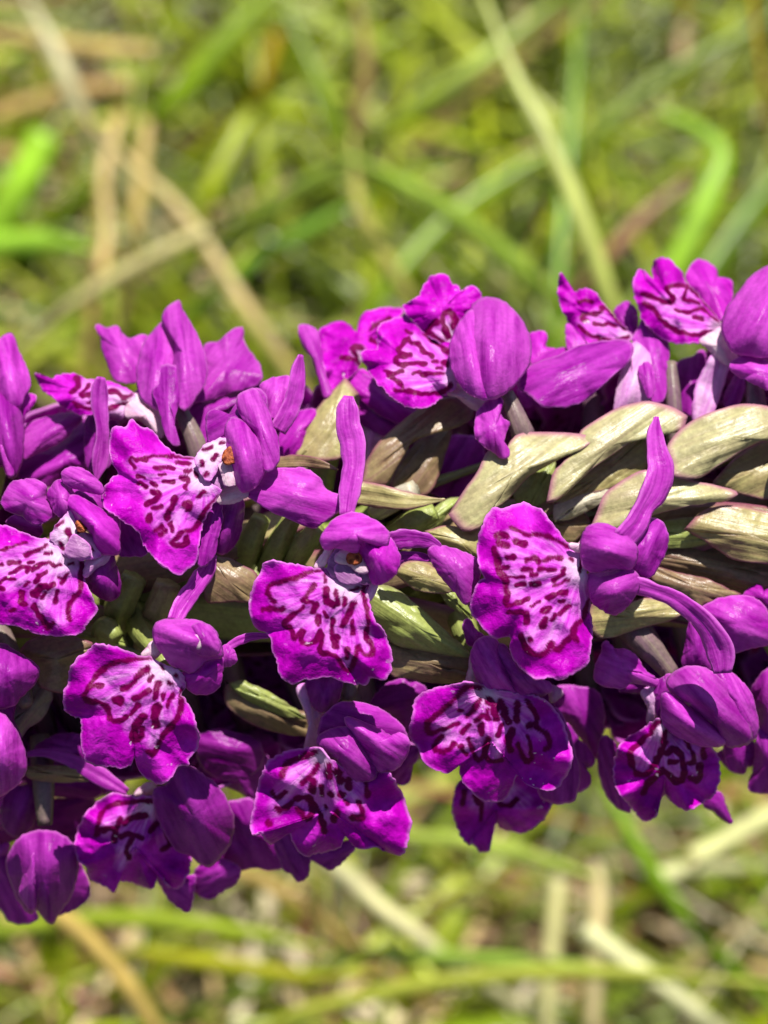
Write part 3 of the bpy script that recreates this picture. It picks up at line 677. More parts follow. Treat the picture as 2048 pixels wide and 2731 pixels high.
pat('hood', 'D', 15.4, [(975,705),(1000,665),(1060,650),(1150,650),(1240,655),(1310,680),(1362,730),(1392,800),(1402,875),(1335,890),(1285,910),(1222,975),(1160,962),(1080,922),(1030,855),(980,785)], 'lilac_petal', dome=1.9)
pat('petal', 'D', 16.6, [(1215,700),(1260,672),(1330,700),(1372,770),(1380,850),(1310,870),(1250,850),(1225,780)], 'lilac_petal', dome=.8)
pat('petal', 'D', 17.2, [(1236,745),(1255,752),(1284,782),(1280,808),(1252,832),(1238,800)], 'white_petal', dome=.15, n=18, m=3, ruffle=.05)

# -- flower at the centre of the spike with a dark open throat
flower('E', (780, 640), 14, label='central flower with fan-shaped lip and open dark throat')
pat('petal', 'E', 12.0, [(140,95),(200,35),(280,-60),(420,-72),(520,-60),(600,0),(640,70),(735,110),(745,172),(685,222),(622,272),(540,302),(430,252),(300,200),(200,140)], 'lilac_petal', dome=1.0)
rib('sepal', 'B', 12.6, [(662,890),(655,970),(660,1070),(685,1180),(695,1320),(672,1450),(650,1640)], [60,140,155,170,140,140,95], 'lilac_petal', .55, wend=14.6, roll=-.2)
rib('sepal', 'E', 13.6, [(1030,390),(1120,375),(1210,375),(1290,390),(1360,425)], [110,130,110,90,40], 'purple_petal', .6)
rib('sepal', 'E', 13.0, [(1080,500),(1160,480),(1250,488),(1310,505)], [90,60,56,30], 'purple_petal', .5)
pat('sepal', 'E', 13.6, [(1288,445),(1350,420),(1450,440),(1550,480),(1605,520),(1605,625),(1565,745),(1522,785),(1470,722),(1400,642),(1330,555)], 'lilac_petal', dome=1.0)
lip('E', 15.2, [(600,560),(500,540),(400,525),(310,515),(245,530),(220,590),(180,650),(160,720),(150,800),(165,880),(200,945),(250,965),(285,1000),(295,1070),(325,1150),(340,1230),(390,1280),(440,1290),(500,1270),(590,1255),(660,1250),(720,1270),(790,1290),(850,1300),(900,1295),(920,1250),(960,1260),(1010,1270),(1050,1220),(1057,1150),(1050,1060),(1010,970),(960,900),(930,840),(910,750),(905,690),(930,640),(840,640),(760,640),(700,610),(660,555)],
    (770, 650), [(610,560),(520,590),(420,640),(320,660),(280,720),(300,790),(380,860),(440,960),(520,1020),(580,960),(620,1060),(700,1110),(780,1200),(830,1110),(920,1090),(920,950),(890,850),(900,690),(760,640),(690,610)],
    [(28,(605,565),(520,590),(440,620),(340,650),(280,665),(270,720),(312,772)),(30,(238,820),(300,815),(362,820)),(32,(562,668),(520,730),(488,762)),(30,(510,770),(552,770)),(28,(492,808),(430,850),(390,890),(368,910),(420,950),(430,1000),(500,950),(480,1010),(530,1040),(580,1010),(600,960),(612,1000),(600,1080),(650,1100),(710,1120),(740,1170),(780,1212),(800,1180),(830,1110),(840,1050),(870,1090),(920,1110),(932,1060),(890,980),(912,900),(890,800),(872,700)),(38,(640,690),(640,760),(690,792)),(24,(700,700),(712,790)),(34,(755,750),(755,782)),(34,(812,778),(780,850),(738,922)),(40,(572,788),(558,832)),(34,(590,858),(590,902)),(30,(630,840),(642,862)),(24,(680,878),(680,962)),(58,(700,1002),(700,1042)),(28,(804,898),(812,972)),(36,(770,1068),(770,1122)),(20,(890,640),(872,682)),(18,(655,560),(665,590)),(18,(630,600),(636,642)),(16,(790,700),(842,680))], dome=1.0, thr=75)
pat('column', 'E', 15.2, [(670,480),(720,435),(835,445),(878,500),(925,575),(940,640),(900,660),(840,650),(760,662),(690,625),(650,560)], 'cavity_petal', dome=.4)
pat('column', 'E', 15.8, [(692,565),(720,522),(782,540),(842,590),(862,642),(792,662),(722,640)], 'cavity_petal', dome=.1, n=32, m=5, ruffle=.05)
pat('column', 'E', 15.9, [(690,500),(730,450),(830,455),(875,510),(905,580),(850,590),(790,535),(715,520)], 'white_petal', dome=.2, n=36, m=5, ruffle=.1)
pat('pollinia', 'E', 16.3, [(768,500),(790,466),(850,470),(862,512),(822,532),(782,528)], 'pollinia', dome=.15, n=20, m=4)
pat('lip', 'E', 15.0, [(565,558),(620,470),(676,398),(684,420),(645,505),(612,552)], 'white_petal', dome=.2, n=32, m=5, ruffle=.1)
pat('lip', 'E', 14.9, [(890,745),(915,690),(945,610),(958,660),(940,720),(905,770)], 'pale_petal', dome=.2, n=32, m=5, ruffle=.1)
pat('petal', 'E', 15.6, [(840,395),(900,368),(960,405),(1032,365),(1085,440),(1103,500),(1072,592),(1012,642),(940,655),(905,560),(862,480)], 'magenta_petal', dome=1.3)
pat('hood', 'E', 16.2, [(608,385),(640,312),(700,250),(780,213),(860,220),(940,258),(1012,310),(1038,352),(1020,402),(960,412),(905,382),(850,402),(832,452),(780,442),(700,422),(640,435)], 'lilac_petal', dome=1.3)

# -- flower with a dotted lip and a two-part hood, right of the centre
flower('F', (1250, 760), 14, label='flower with large dotted lip and curling upper sepal')
lip('F', 15.2, [(1200,590),(1140,570),(1090,500),(1010,400),(950,330),(890,300),(830,275),(760,285),(660,320),(600,310),(560,350),(520,420),(490,500),(475,580),(475,680),(500,780),(530,835),(495,855),(455,910),(430,990),(425,1090),(480,1160),(540,1240),(620,1285),(720,1270),(715,1340),(740,1430),(800,1510),(870,1560),(940,1585),(1000,1570),(1090,1590),(1180,1550),(1250,1510),(1300,1460),(1320,1350),(1330,1250),(1325,1150),(1310,1060),(1325,1000),(1300,900),(1290,800),(1270,720),(1270,640)],
    (1250, 770), [(1200,610),(1060,565),(900,510),(740,480),(640,540),(630,680),(680,800),(690,960),(760,1010),(860,1080),(800,1260),(880,1370),(980,1370),(1060,1360),(1150,1260),(1250,1130),(1315,1000),(1290,850),(1265,700)],
    [(26,(1195,622),(1100,575),(1000,525),(900,515),(850,520),(780,480),(728,463)),(46,(635,520),(690,520)),(42,(640,580),(700,600)),(56,(765,562),(828,588)),(42,(600,620),(620,680),(640,780),(690,850),(690,900),(700,950),(680,1002)),(44,(700,680),(742,680)),(30,(680,755),(702,755)),(42,(840,702),(900,690),(925,712)),(34,(970,702),(1020,686),(1085,685)),(44,(812,770),(862,770)),(20,(690,830),(760,830),(822,825)),(32,(870,812),(912,808)),(32,(768,880),(822,880)),(38,(880,882),(932,870)),(28,(940,770),(972,765)),(36,(1000,780),(1042,775)),(28,(1108,782),(1122,770)),(38,(1038,852),(1112,808)),(22,(1038,892),(1152,850)),(42,(1000,980),(1040,960),(1132,938)),(30,(700,1040),(800,1010),(852,988)),(34,(718,1090),(830,1090),(842,1162)),(26,(878,1042),(942,1008)),(50,(960,1080),(1012,1060)),(36,(1088,1012),(1112,1010)),(38,(1088,1092),(1152,1038)),(50,(958,1182),(982,1138)),(28,(1028,1142),(1052,1108)),(44,(800,1260),(830,1320),(880,1390),(950,1400),(1000,1360),(1030,1320),(1060,1370),(1120,1320),(1180,1250),(1200,1190),(1260,1130),(1312,1010)),(36,(868,1280),(882,1292)),(42,(1198,1270),(1217,1292)),(26,(1168,690),(1184,702)),(24,(1250,700),(1232,782))], dome=1.2, ruffle=.6, thr=60)
pat('petal', 'F', 15.4, [(1290,830),(1340,790),(1450,758),(1560,740),(1670,830),(1655,925),(1600,1012),(1540,1072),(1480,1098),(1400,1062),(1330,1002),(1302,900)], 'lilac_petal', dome=1.8)
pat('petal', 'F', 14.6, [(1580,560),(1660,480),(1740,400),(1830,420),(1880,520),(1860,640),(1800,760),(1740,830),(1640,820),(1560,740)], 'purple_petal', dome=1.2)
pat('hood', 'F', 16.2, [(1255,535),(1290,470),(1350,440),(1430,440),(1500,480),(1580,520),(1640,590),(1650,680),(1600,760),(1450,762),(1340,785),(1265,745),(1248,640)], 'lilac_petal', dome=2.0)
pat('lip', 'F', 15.6, [(1150,585),(1220,590),(1270,540),(1298,540),(1290,600),(1240,640),(1190,625)], 'white_petal', dome=.3, n=32, m=5, ruffle=.1)
rib('sepal', 'O', 14.2, [(1525,168),(1515,290),(1530,420),(1555,560),(1515,720),(1440,840),(1380,960),(1280,1075)], [30,110,150,205,190,140,170,180], 'lilac_petal', .5, wend=16.6, roll=.35)
rib('sepal', 'I', 15.5, [(130,190),(300,240),(460,300),(620,410),(740,530),(830,670),(870,800),(880,935)], [150,130,150,165,180,230,230,150], 'lilac_petal', .5, wend=14.6, roll=-.35)

# ================================================================== flowers of the lower row
# -- three-lobed lip below the dotted one
flower('K', (830, 280), 11, label='three-lobed lip hanging below the dotted lip, half in shade', back=1.5)
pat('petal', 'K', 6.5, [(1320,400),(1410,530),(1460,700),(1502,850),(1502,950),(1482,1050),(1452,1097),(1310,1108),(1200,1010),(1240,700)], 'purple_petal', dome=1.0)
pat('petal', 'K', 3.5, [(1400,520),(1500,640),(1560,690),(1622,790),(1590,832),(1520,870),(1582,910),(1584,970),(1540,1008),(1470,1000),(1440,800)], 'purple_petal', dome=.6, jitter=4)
lip('K', 12.0, [(760,225),(680,220),(600,230),(500,245),(400,270),(320,320),(285,360),(275,450),(255,540),(245,610),(270,660),(310,690),(330,760),(380,830),(450,870),(540,895),(570,860),(618,790),(622,890),(650,960),(710,1030),(790,1090),(880,1105),(950,1090),(1010,1000),(1050,905),(1100,960),(1180,1000),(1310,1020),(1385,955),(1440,865),(1460,760),(1430,640),(1390,520),(1330,420),(1260,350),(1150,310),(1000,290),(850,260),(790,240)],
    (830, 290), [(770,240),(640,300),(540,400),(420,520),(440,590),(480,640),(470,690),(560,700),(640,720),(740,760),(850,790),(940,760),(960,650),(1000,570),(1060,640),(1110,750),(1150,780),(1150,620),(1240,640),(1230,560),(1180,480),(1140,360),(1000,310),(860,280)],
    [(44,(765,250),(690,250),(650,272)),(32,(640,290),(560,370),(480,440),(400,500),(378,530),(400,592),(500,570),(615,518)),(34,(492,618),(440,680),(450,722),(530,727),(585,675)),(20,(618,430),(642,425)),(36,(772,348),(720,430),(688,462)),(36,(792,468),(738,502)),(40,(692,538),(638,592)),(34,(830,428),(835,492)),(38,(780,538),(786,592)),(34,(930,528),(914,612)),(60,(840,360),(880,400),(890,482)),(50,(930,370),(960,450),(982,512)),(36,(1050,368),(1045,502)),(36,(1120,358),(1170,430),(1190,500),(1128,542)),(50,(1012,578),(980,640),(1002,722)),(34,(688,638),(720,720),(760,792),(800,760),(832,638)),(34,(628,690),(672,742)),(30,(818,770),(860,802),(932,790)),(32,(1190,540),(1260,600),(1292,680),(1258,712)),(32,(1130,618),(1150,720),(1150,802),(1100,782),(1058,680))], dome=1.0, ruffle=.7, thr=45)
pat('spur', 'K', 11.6, [(680,225),(698,120),(710,20),(745,20),(760,140),(775,240)], 'white_petal', dome=.4, n=32, m=6, ruffle=.1)
pat('petal', 'K', 12.8, [(735,140),(712,40),(735,-60),(800,-110),(880,-100),(950,20),(990,130),(1030,230),(1070,335),(1000,310),(920,305),(850,275),(780,235)], 'lilac_petal', dome=1.5)
pat('hood', 'K', 12.6, [(860,-60),(950,-50),(1010,40),(1100,140),(1200,205),(1285,228),(1298,285),(1220,318),(1130,330),(1060,348),(1000,260),(940,140),(890,30)], 'lilac_petal', dome=1.6)
pat('spur', 'K', 7.5, [(1296,252),(1360,268),(1378,305),(1300,368)], 'pale_petal', dome=.3, n=32, m=5)
pat('petal', 'F', 10.6, [(375,1170),(410,1140),(470,1230),(520,1260),(470,1310),(420,1330),(395,1270)], 'lilac_petal', dome=.4, n=40, m=6)

# -- hooded flower at the lower right with shaded frilled lip
flower('G', (900, 860), 8, 'grey_ovary', path=[(1660, 1650, 6.2), (1710, 1700, 8.5), (1792, 1800, 9.0)], width=80, label='flower with large split lilac hood and shaded frilled lip', back=2.0)
pat('petal', 'G', 2.5, [(100,920),(230,910),(400,950),(450,1100),(430,1300),(402,1442),(330,1372),(250,1240),(150,1130),(85,1060)], 'purple_petal', dome=.8)  # dark patch put in for the shade between two flowers
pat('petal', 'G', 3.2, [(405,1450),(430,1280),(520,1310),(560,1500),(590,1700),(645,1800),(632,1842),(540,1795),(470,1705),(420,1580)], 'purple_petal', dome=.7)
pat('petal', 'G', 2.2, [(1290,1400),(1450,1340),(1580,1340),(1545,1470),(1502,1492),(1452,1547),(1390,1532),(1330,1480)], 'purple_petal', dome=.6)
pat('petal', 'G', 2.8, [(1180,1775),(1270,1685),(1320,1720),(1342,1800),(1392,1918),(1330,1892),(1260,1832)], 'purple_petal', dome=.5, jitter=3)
lip('G', 8.6, [(830,1160),(720,1230),(620,1290),(560,1350),(530,1430),(515,1540),(530,1640),(570,1720),(620,1780),(650,1800),(680,1850),(730,1900),(770,1910),(820,1880),(850,1800),(890,1720),(930,1750),(1000,1810),(1060,1835),(1110,1820),(1180,1770),(1260,1720),(1300,1630),(1310,1540),(1290,1430),(1230,1350),(1100,1270),(960,1200),(890,1160)],
    (860, 1190), [(850,1190),(780,1280),(680,1380),(660,1500),(700,1540),(780,1520),(850,1470),(890,1550),(980,1620),(1080,1560),(1150,1600),(1170,1450),(1150,1360),(1000,1290),(900,1200)],
    [(40,(862,1170),(820,1200),(790,1260),(720,1320),(640,1410),(660,1500),(690,1560),(760,1560),(820,1500),(850,1440),(902,1330)),(36,(900,1248),(880,1402)),(44,(740,1702),(780,1630),(880,1540),(920,1560),(960,1600),(1010,1612),(1040,1560),(1020,1440)),(44,(920,1402),(970,1380),(1012,1422)),(36,(938,1470),(982,1470)),(44,(1058,1318),(1082,1362)),(34,(1100,1398),(1120,1460),(1078,1482)),(40,(1160,1498),(1150,1600),(1088,1592)),(30,(1178,1380),(1192,1442))], dome=1.0, ruffle=1.0, thr=50)
pat('spur', 'I', 9.0, [(200,1080),(330,1040),(370,1100),(330,1200),(310,1300),(300,1350),(250,1340),(260,1240),(230,1160)], 'pale_petal', dome=.6)
pat('petal', 'I', 9.6, [(300,1110),(350,1000),(440,940),(470,1060),(400,1110),(385,1230),(350,1300),(310,1220)], 'purple_petal', dome=.5)
pat('petal', 'I', 11.4, [(378,1105),(430,1105),(560,1200),(700,1310),(815,1395),(900,1515),(800,1545),(680,1532),(560,1485),(450,1425),(375,1335),(365,1205)], 'lilac_petal', dome=1.5)
pat('hood', 'I', 11.2, [(420,985),(560,885),(700,885),(820,950),(930,1060),(1010,1200),(1080,1330),(1125,1480),(1060,1535),(930,1545),(855,1440),(700,1300),(560,1180),(445,1085)], 'lilac_petal', dome=2.2)
pat('petal', 'I', 10.4, [(800,930),(900,915),(960,938),(1060,1030),(1122,1130),(1155,1250),(1178,1400),(1135,1490),(1060,1440),(980,1250),(900,1080)], 'lilac_petal', dome=1.2)
pat('sepal', 'I', 10.0, [(545,860),(570,720),(605,500),(665,465),(745,620),(770,760),(780,900),(650,910)], 'purple_petal', dome=.9)
pat('sepal', 'G', 10.0, [(383,862),(390,760),(430,670),(450,578),(492,600),(502,640),(600,640),(690,700),(732,780),(800,840),(880,870),(840,910),(740,890),(640,885),(590,925),(530,918),(440,902)], 'lilac_petal', dome=1.0, ruffle=.5)
pat('sepal', 'G', 7.5, [(560,940),(640,890),(760,870),(860,880),(820,960),(720,960),(630,950)], 'purple_petal', dome=.4)

# -- flowers cut by the right frame edge
flower('I', (1300, 760), 6, back=1.5)
pat('sepal', 'I', 9.6, [(688,412),(780,338),(900,298),(1030,283),(1150,308),(1235,380),(1290,480),(1330,600),(1290,675),(1100,722),(940,760),(880,650),(790,520)], 'lilac_petal', dome=1.2)
pat('sepal', 'I', 8.4, [(1050,285),(1120,218),(1190,196),(1222,250),(1270,235),(1360,260),(1340,420),(1240,390),(1160,315)], 'magenta_petal', dome=.8, ruffle=.5)
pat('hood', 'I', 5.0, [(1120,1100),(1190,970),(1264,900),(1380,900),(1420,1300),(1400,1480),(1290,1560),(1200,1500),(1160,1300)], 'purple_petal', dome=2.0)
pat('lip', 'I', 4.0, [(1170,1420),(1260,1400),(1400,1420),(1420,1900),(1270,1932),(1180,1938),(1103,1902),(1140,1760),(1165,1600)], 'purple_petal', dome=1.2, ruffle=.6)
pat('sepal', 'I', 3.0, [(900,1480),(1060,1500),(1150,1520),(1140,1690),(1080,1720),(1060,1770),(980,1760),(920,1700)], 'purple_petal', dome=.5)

# -- split hood over the middle bottom
flower('L', (760, 420), 8, 'grey_ovary', path=[(930, 1640, 6), (935, 1760, 8), (930, 1870, 9.5)], width=62, label='flower with split lilac hood and long pale neck', back=2.2)
pat('petal', 'L', 6.5, [(1060,300),(1150,160),(1280,88),(1400,108),(1490,170),(1440,260),(1400,360),(1360,480),(1260,400),(1170,340)], 'purple_petal', dome=1.0)
pat('petal', 'L', 5.0, [(1180,770),(1290,690),(1370,580),(1425,600),(1405,685),(1372,720),(1352,842),(1268,855)], 'purple_petal', dome=.6)
pat('petal', 'L', 4.2, [(365,1270),(440,1180),(520,1280),(610,1380),(625,1430),(602,1542),(540,1572),(500,1520),(440,1490),(400,1400)], 'purple_petal', dome=.5, jitter=4)
pat('petal', 'L', 4.4, [(620,1390),(760,1340),(940,1270),(970,1310),(860,1432),(780,1482),(710,1452)], 'purple_petal', dome=.5, jitter=4)
pat('spur', 'L', 9.0, [(530,150),(600,120),(640,230),(690,310),(740,330),(700,400),(672,480),(700,560),(720,620),(620,620),(590,600),(632,500),(620,400),(580,280)], 'pale_petal', dome=.7)
pat('sepal', 'L', 10.4, [(605,100),(720,80),(855,90),(842,200),(802,302),(722,325),(660,292),(620,205)], 'purple_petal', dome=1.0)
lip('L', 11.0, [(690,590),(600,595),(500,605),(410,635),(330,680),(280,760),(250,840),(225,930),(205,1030),(185,1130),(205,1230),(255,1210),(290,1270),(350,1305),(400,1230),(440,1185),(480,1250),(530,1340),(600,1397),(660,1375),(720,1372),(780,1347),(850,1332),(890,1250),(940,1310),(1010,1340),(1140,1322),(1190,1360),(1300,1387),(1340,1330),(1365,1230),(1382,1150),(1352,1070),(1332,980),(1272,870),(1200,770),(1050,780),(900,740),(760,660)],
    (720, 640), [(690,610),(590,660),(500,720),(420,820),(360,900),(320,1040),(380,1090),(500,1000),(560,1060),(600,1120),(680,1080),(730,1170),(770,1100),(800,1000),(880,960),(920,1120),(1000,1110),(1030,1000),(1040,850),(900,790),(780,680)],
    [(44,(672,620),(590,650),(510,680),(450,720),(420,802)),(34,(692,718),(640,790),(568,852)),(50,(650,840),(640,902)),(36,(348,928),(380,960),(442,918)),(36,(378,1040),(420,1050),(492,998)),(48,(320,1140),(332,1152)),(40,(528,970),(600,960),(650,1000),(690,1060),(710,1120),(730,1202)),(40,(538,1040),(590,1110),(640,1080),(632,1000)),(50,(760,720),(770,802)),(34,(710,880),(716,942)),(36,(778,928),(788,942)),(26,(744,1024),(749,1032)),(50,(830,770),(852,832)),(44,(910,830),(916,882)),(34,(1040,848),(1050,952)),(36,(888,988),(898,1002)),(40,(990,990),(1012,1100),(938,1112)),(50,(832,1058),(798,1122)),(34,(870,942),(848,928))], dome=1.2, ruffle=.9, thr=45)
pat('petal', 'L', 11.6, [(685,500),(705,400),(750,330),(830,265),(930,255),(1080,285),(1200,345),(1300,430),(1352,520),(1340,600),(1200,560),(1000,470),(860,460),(740,520)], 'purple_petal', dome=1.2)
pat('petal', 'L', 12.8, [(685,525),(760,468),(870,438),(930,455),(990,540),(1060,640),(1118,740),(1105,805),(1050,835),(940,825),(860,775),(780,685),(700,595)], 'lilac_petal', dome=1.6)
pat('hood', 'L', 13.2, [(880,370),(960,388),(1080,438),(1200,498),(1268,555),(1290,486),(1355,540),(1345,620),(1295,712),(1230,755),(1150,760),(1090,705),(1020,605),(945,485)], 'lilac_petal', dome=1.4, ruffle=.35)

# -- shaded flower with a drooping hood at the lower left
flower('N', (640, 330), 6, label='shaded flower with drooping pointed hood', back=3.2)
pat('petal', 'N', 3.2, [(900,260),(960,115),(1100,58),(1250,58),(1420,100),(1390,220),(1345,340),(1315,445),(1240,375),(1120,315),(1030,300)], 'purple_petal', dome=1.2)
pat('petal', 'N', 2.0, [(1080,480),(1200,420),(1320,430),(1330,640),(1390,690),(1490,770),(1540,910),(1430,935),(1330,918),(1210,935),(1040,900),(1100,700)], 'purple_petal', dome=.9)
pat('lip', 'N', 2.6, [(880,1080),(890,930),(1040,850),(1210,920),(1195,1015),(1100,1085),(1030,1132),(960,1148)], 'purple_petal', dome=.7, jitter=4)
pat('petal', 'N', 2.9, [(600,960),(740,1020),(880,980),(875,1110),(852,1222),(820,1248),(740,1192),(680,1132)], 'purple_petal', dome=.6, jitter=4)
lip('N', 6.6, [(580,400),(450,400),(350,385),(280,370),(210,403),(130,470),(60,540),(20,640),(-5,760),(20,860),(80,920),(110,1010),(190,1050),(290,1108),(320,1030),(420,1040),(560,1082),(595,1050),(615,970),(680,1040),(740,1084),(800,1042),(842,950),(860,850),(860,760),(780,640),(700,500)],
    (580, 430), [(570,430),(450,460),(300,500),(200,570),(180,660),(270,720),(310,800),(300,930),(380,900),(450,800),(540,700),(570,600),(680,720),(690,790),(640,800),(600,650)],
    [(34,(570,430),(400,440),(250,470),(180,560),(160,682)),(44,(522,540),(440,550),(368,592)),(40,(200,640),(290,640),(290,722)),(36,(338,690),(420,680),(492,702)),(36,(420,720),(380,790),(402,852)),(40,(602,600),(558,652)),(30,(660,650),(700,750),(638,792)),(30,(300,642),(342,558))], dome=1.2, ruffle=.9, thr=55)
pat('spur', 'N', 7.2, [(440,385),(530,298),(590,310),(600,410),(500,415)], 'white_petal', dome=.4, n=40, m=6)
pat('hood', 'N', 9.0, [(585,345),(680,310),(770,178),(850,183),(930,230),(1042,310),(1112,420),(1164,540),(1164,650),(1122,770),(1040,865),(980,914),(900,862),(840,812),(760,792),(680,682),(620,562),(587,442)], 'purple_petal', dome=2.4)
pat('petal', 'J', 6.6, [(225,1005),(330,928),(400,903),(535,905),(560,1000),(590,1080),(440,1045),(330,1022)], 'purple_petal', dome=.8)
rib('sepal', 'J', 7.6, [(175,1035),(300,1022),(430,1055),(560,1120),(700,1200),(850,1290)], [40,60,85,110,120,60], 'lilac_petal', .6)

# -- large shaded hood at the bottom left corner
flower('J', (280, 1560), 5, 'grey_ovary', path=[(105, 1960, 3), (115, 2070, 5), (120, 2200, 6)], width=60, back=3.2)
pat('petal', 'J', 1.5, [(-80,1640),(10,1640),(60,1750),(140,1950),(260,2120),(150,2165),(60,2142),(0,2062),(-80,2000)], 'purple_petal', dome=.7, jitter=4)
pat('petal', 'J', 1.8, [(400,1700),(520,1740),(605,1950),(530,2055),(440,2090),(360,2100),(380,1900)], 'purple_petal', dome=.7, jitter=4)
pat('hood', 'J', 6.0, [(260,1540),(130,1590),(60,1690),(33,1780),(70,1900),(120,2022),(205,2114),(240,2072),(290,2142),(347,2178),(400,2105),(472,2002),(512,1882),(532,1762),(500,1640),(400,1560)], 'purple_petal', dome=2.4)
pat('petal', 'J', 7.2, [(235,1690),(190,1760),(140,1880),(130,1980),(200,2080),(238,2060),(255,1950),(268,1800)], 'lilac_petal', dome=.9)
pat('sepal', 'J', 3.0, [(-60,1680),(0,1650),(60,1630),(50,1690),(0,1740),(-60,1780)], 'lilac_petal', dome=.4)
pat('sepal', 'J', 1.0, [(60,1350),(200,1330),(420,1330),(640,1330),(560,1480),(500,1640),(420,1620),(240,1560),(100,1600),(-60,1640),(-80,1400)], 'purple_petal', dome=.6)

pat('sepal', 'J', 2.6, [(170,1120),(330,1090),(520,1110),(640,1190),(690,1290),(560,1330),(380,1310),(220,1290)], 'purple_petal', dome=.8)
pat('petal', 'D', 4.6, [(1240,1400),(1350,1340),(1500,1360),(1640,1420),(1660,1540),(1560,1640),(1400,1650),(1270,1560)], 'purple_petal', dome=.9)
pat('petal', 'J', 4.4, [(20,1330),(110,1250),(220,1260),(250,1380),(210,1520),(100,1580),(20,1500)], 'purple_petal', dome=.9)

# -- two hoods at the left frame edge
flower('D', (40, 1200), 9, 'grey_ovary', path=[(-30, 1620, 4), (40, 1780, 7), (70, 1880, 9)], width=60)
pat('hood', 'D', 11.2, [(-110,830),(0,798),(80,838),(160,888),(232,938),(243,990),(212,1052),(130,1132),(80,1185),(0,1202),(-110,1150)], 'purple_petal', dome=2.2)
pat('petal', 'D', 11.0, [(-110,1270),(0,1238),(60,1298),(122,1400),(154,1500),(164,1582),(132,1652),(60,1722),(-40,1765),(-110,1720)], 'lilac_petal', dome=2.4)
pat('petal', 'D', 8.0, [(0,1180),(90,1150),(80,1280),(130,1400),(60,1380),(0,1300)], 'purple_petal', dome=.6)

# -- back lip showing under the lower edge
flower('K', (900, 980), 2, back=2.0)
lip('K', 2.6, [(640,930),(590,1010),(572,1110),(575,1210),(600,1290),(640,1370),(690,1417),(708,1378),(740,1440),(780,1472),(830,1467),(860,1380),(888,1268),(930,1305),(1000,1315),(1080,1337),(1160,1302),(1230,1242),(1280,1172),(1302,1100),(1260,1000),(1100,900),(900,860),(750,880)],
    (900, 900), [(880,900),(720,1000),(680,1100),(760,1180),(900,1100),(1100,1150),(1150,1080),(1000,950)], [(34,(740,1060),(762,1112)),(36,(930,1120),(1000,1130),(1042,1080)),(30,(790,1110),(780,1232)),(30,(660,1020),(640,1120))], dome=1.0, ruffle=.8)

# ================================================================== bracts and ovaries round the stem
def bract(reg, w, pts, mat='olive_bract', dome=1.0, g=None, n=56, m=12, rimw=.09):
    P = np.array(pts, float); c = P.mean(0)
    val, vec = np.linalg.eigh((P - c).T @ (P - c)); t = (P - c) @ vec[:, 1]
    out = []
    for i, p in enumerate(pts):                      # a real bract ends in a sharp point
        if i == int(np.argmax(t)) or i == int(np.argmin(t)):
            q = np.array(p) + (np.array(p) - c) / np.linalg.norm(np.array(p) - c) * 14
            out += [tuple(q), tuple(q + .5), tuple(q + 1.0)]
        else: out.append(p)
    pts = out
    return pat('bract', reg, w, pts, mat, dome * .5, g, .25, 1.0, True, n, m, .13)
bract('B', 4.6, [(755,1440),(772,1320),(828,1220),(918,1130),(1000,1060),(1120,970),(1230,920),(1330,903),(1425,958),(1445,1032),(1310,1092),(1180,1112),(1060,1180),(1000,1230),(930,1322),(892,1450)], 'brown_bract', 1.4)
bract('B', 3.0, [(330,1290),(380,1130),(450,1000),(550,880),(640,798),(705,858),(730,920),(700,1100),(640,1250),(560,1300)], 'olive_bract', 1.4)
bract('B', 3.0, [(930,1450),(1000,1300),(1100,1180),(1240,1120),(1310,1100),(1275,1250),(1225,1400),(1150,1520),(980,1490)], 'brown_bract', 1.2)
bract('B', 1.4, [(860,1480),(900,1350),(960,1270),(1030,1240),(980,1340),(940,1430)], 'white_streak_bract', .6)
rib('bract', 'B', 9.0, [(190,1312),(340,1302),(470,1318),(588,1352)], [70,80,62,6], 'brown_bract', .7, top=True, wend=11)
rib('bract', 'B', 8.4, [(700,1500),(860,1525),(1040,1552),(1270,1550)], [150,150,110,8], 'olive_bract', .8, top=True, wend=10)
bract('O', 8.6, [(5,890),(100,730),(200,590),(290,415),(390,435),(500,308),(700,292),(880,298),(1040,318),(1066,340),(1000,392),(880,432),(740,505),(570,605),(480,705),(390,805),(280,875),(200,1000),(85,1010)], 'pale_bract', 1.6, g=(0,-.35))
bract('O', 7.6, [(725,800),(745,650),(780,560),(880,470),(940,380),(960,290),(1100,188),(1250,108),(1400,68),(1480,63),(1620,98),(1730,170),(1710,265),(1560,272),(1420,302),(1300,372),(1150,472),(980,602),(800,770)], 'pale_bract', 1.4, g=(0,-.35))
bract('O', 6.0, [(760,790),(980,590),(1150,460),(1300,360),(1440,300),(1460,540),(1320,620),(1190,690),(980,760),(840,840)], 'olive_bract', .8)
bract('O', 6.4, [(770,830),(880,740),(1010,690),(1150,680),(1190,740),(1060,830),(900,910),(780,930)], 'white_streak_bract', 1.0)
bract('O', 5.2, [(540,640),(640,560),(760,510),(770,640),(730,800),(720,860),(560,860),(470,760)], 'green_ovary', 1.2)
bract('O', 5.6, [(700,930),(860,920),(980,880),(1020,960),(960,1040),(880,1110),(760,1060)], 'brown_bract', 1.0)
bract('C', 7.8, [(1015,1325),(1080,1230),(1200,1138),(1350,1078),(1500,1043),(1660,1058),(1820,1120),(1800,1250),(1660,1252),(1520,1312),(1380,1402),(1250,1484),(1170,1514),(1060,1484),(1035,1390)], 'pale_bract', 1.6, g=(0,-.35))
bract('C', 8.4, [(560,1800),(620,1620),(700,1555),(800,1488),(900,1458),(1060,1498),(1200,1528),(1330,1558),(1440,1588),(1455,1610),(1400,1642),(1250,1665),(1050,1700),(850,1760),(680,1850),(590,1890)], 'pale_bract', 1.4)
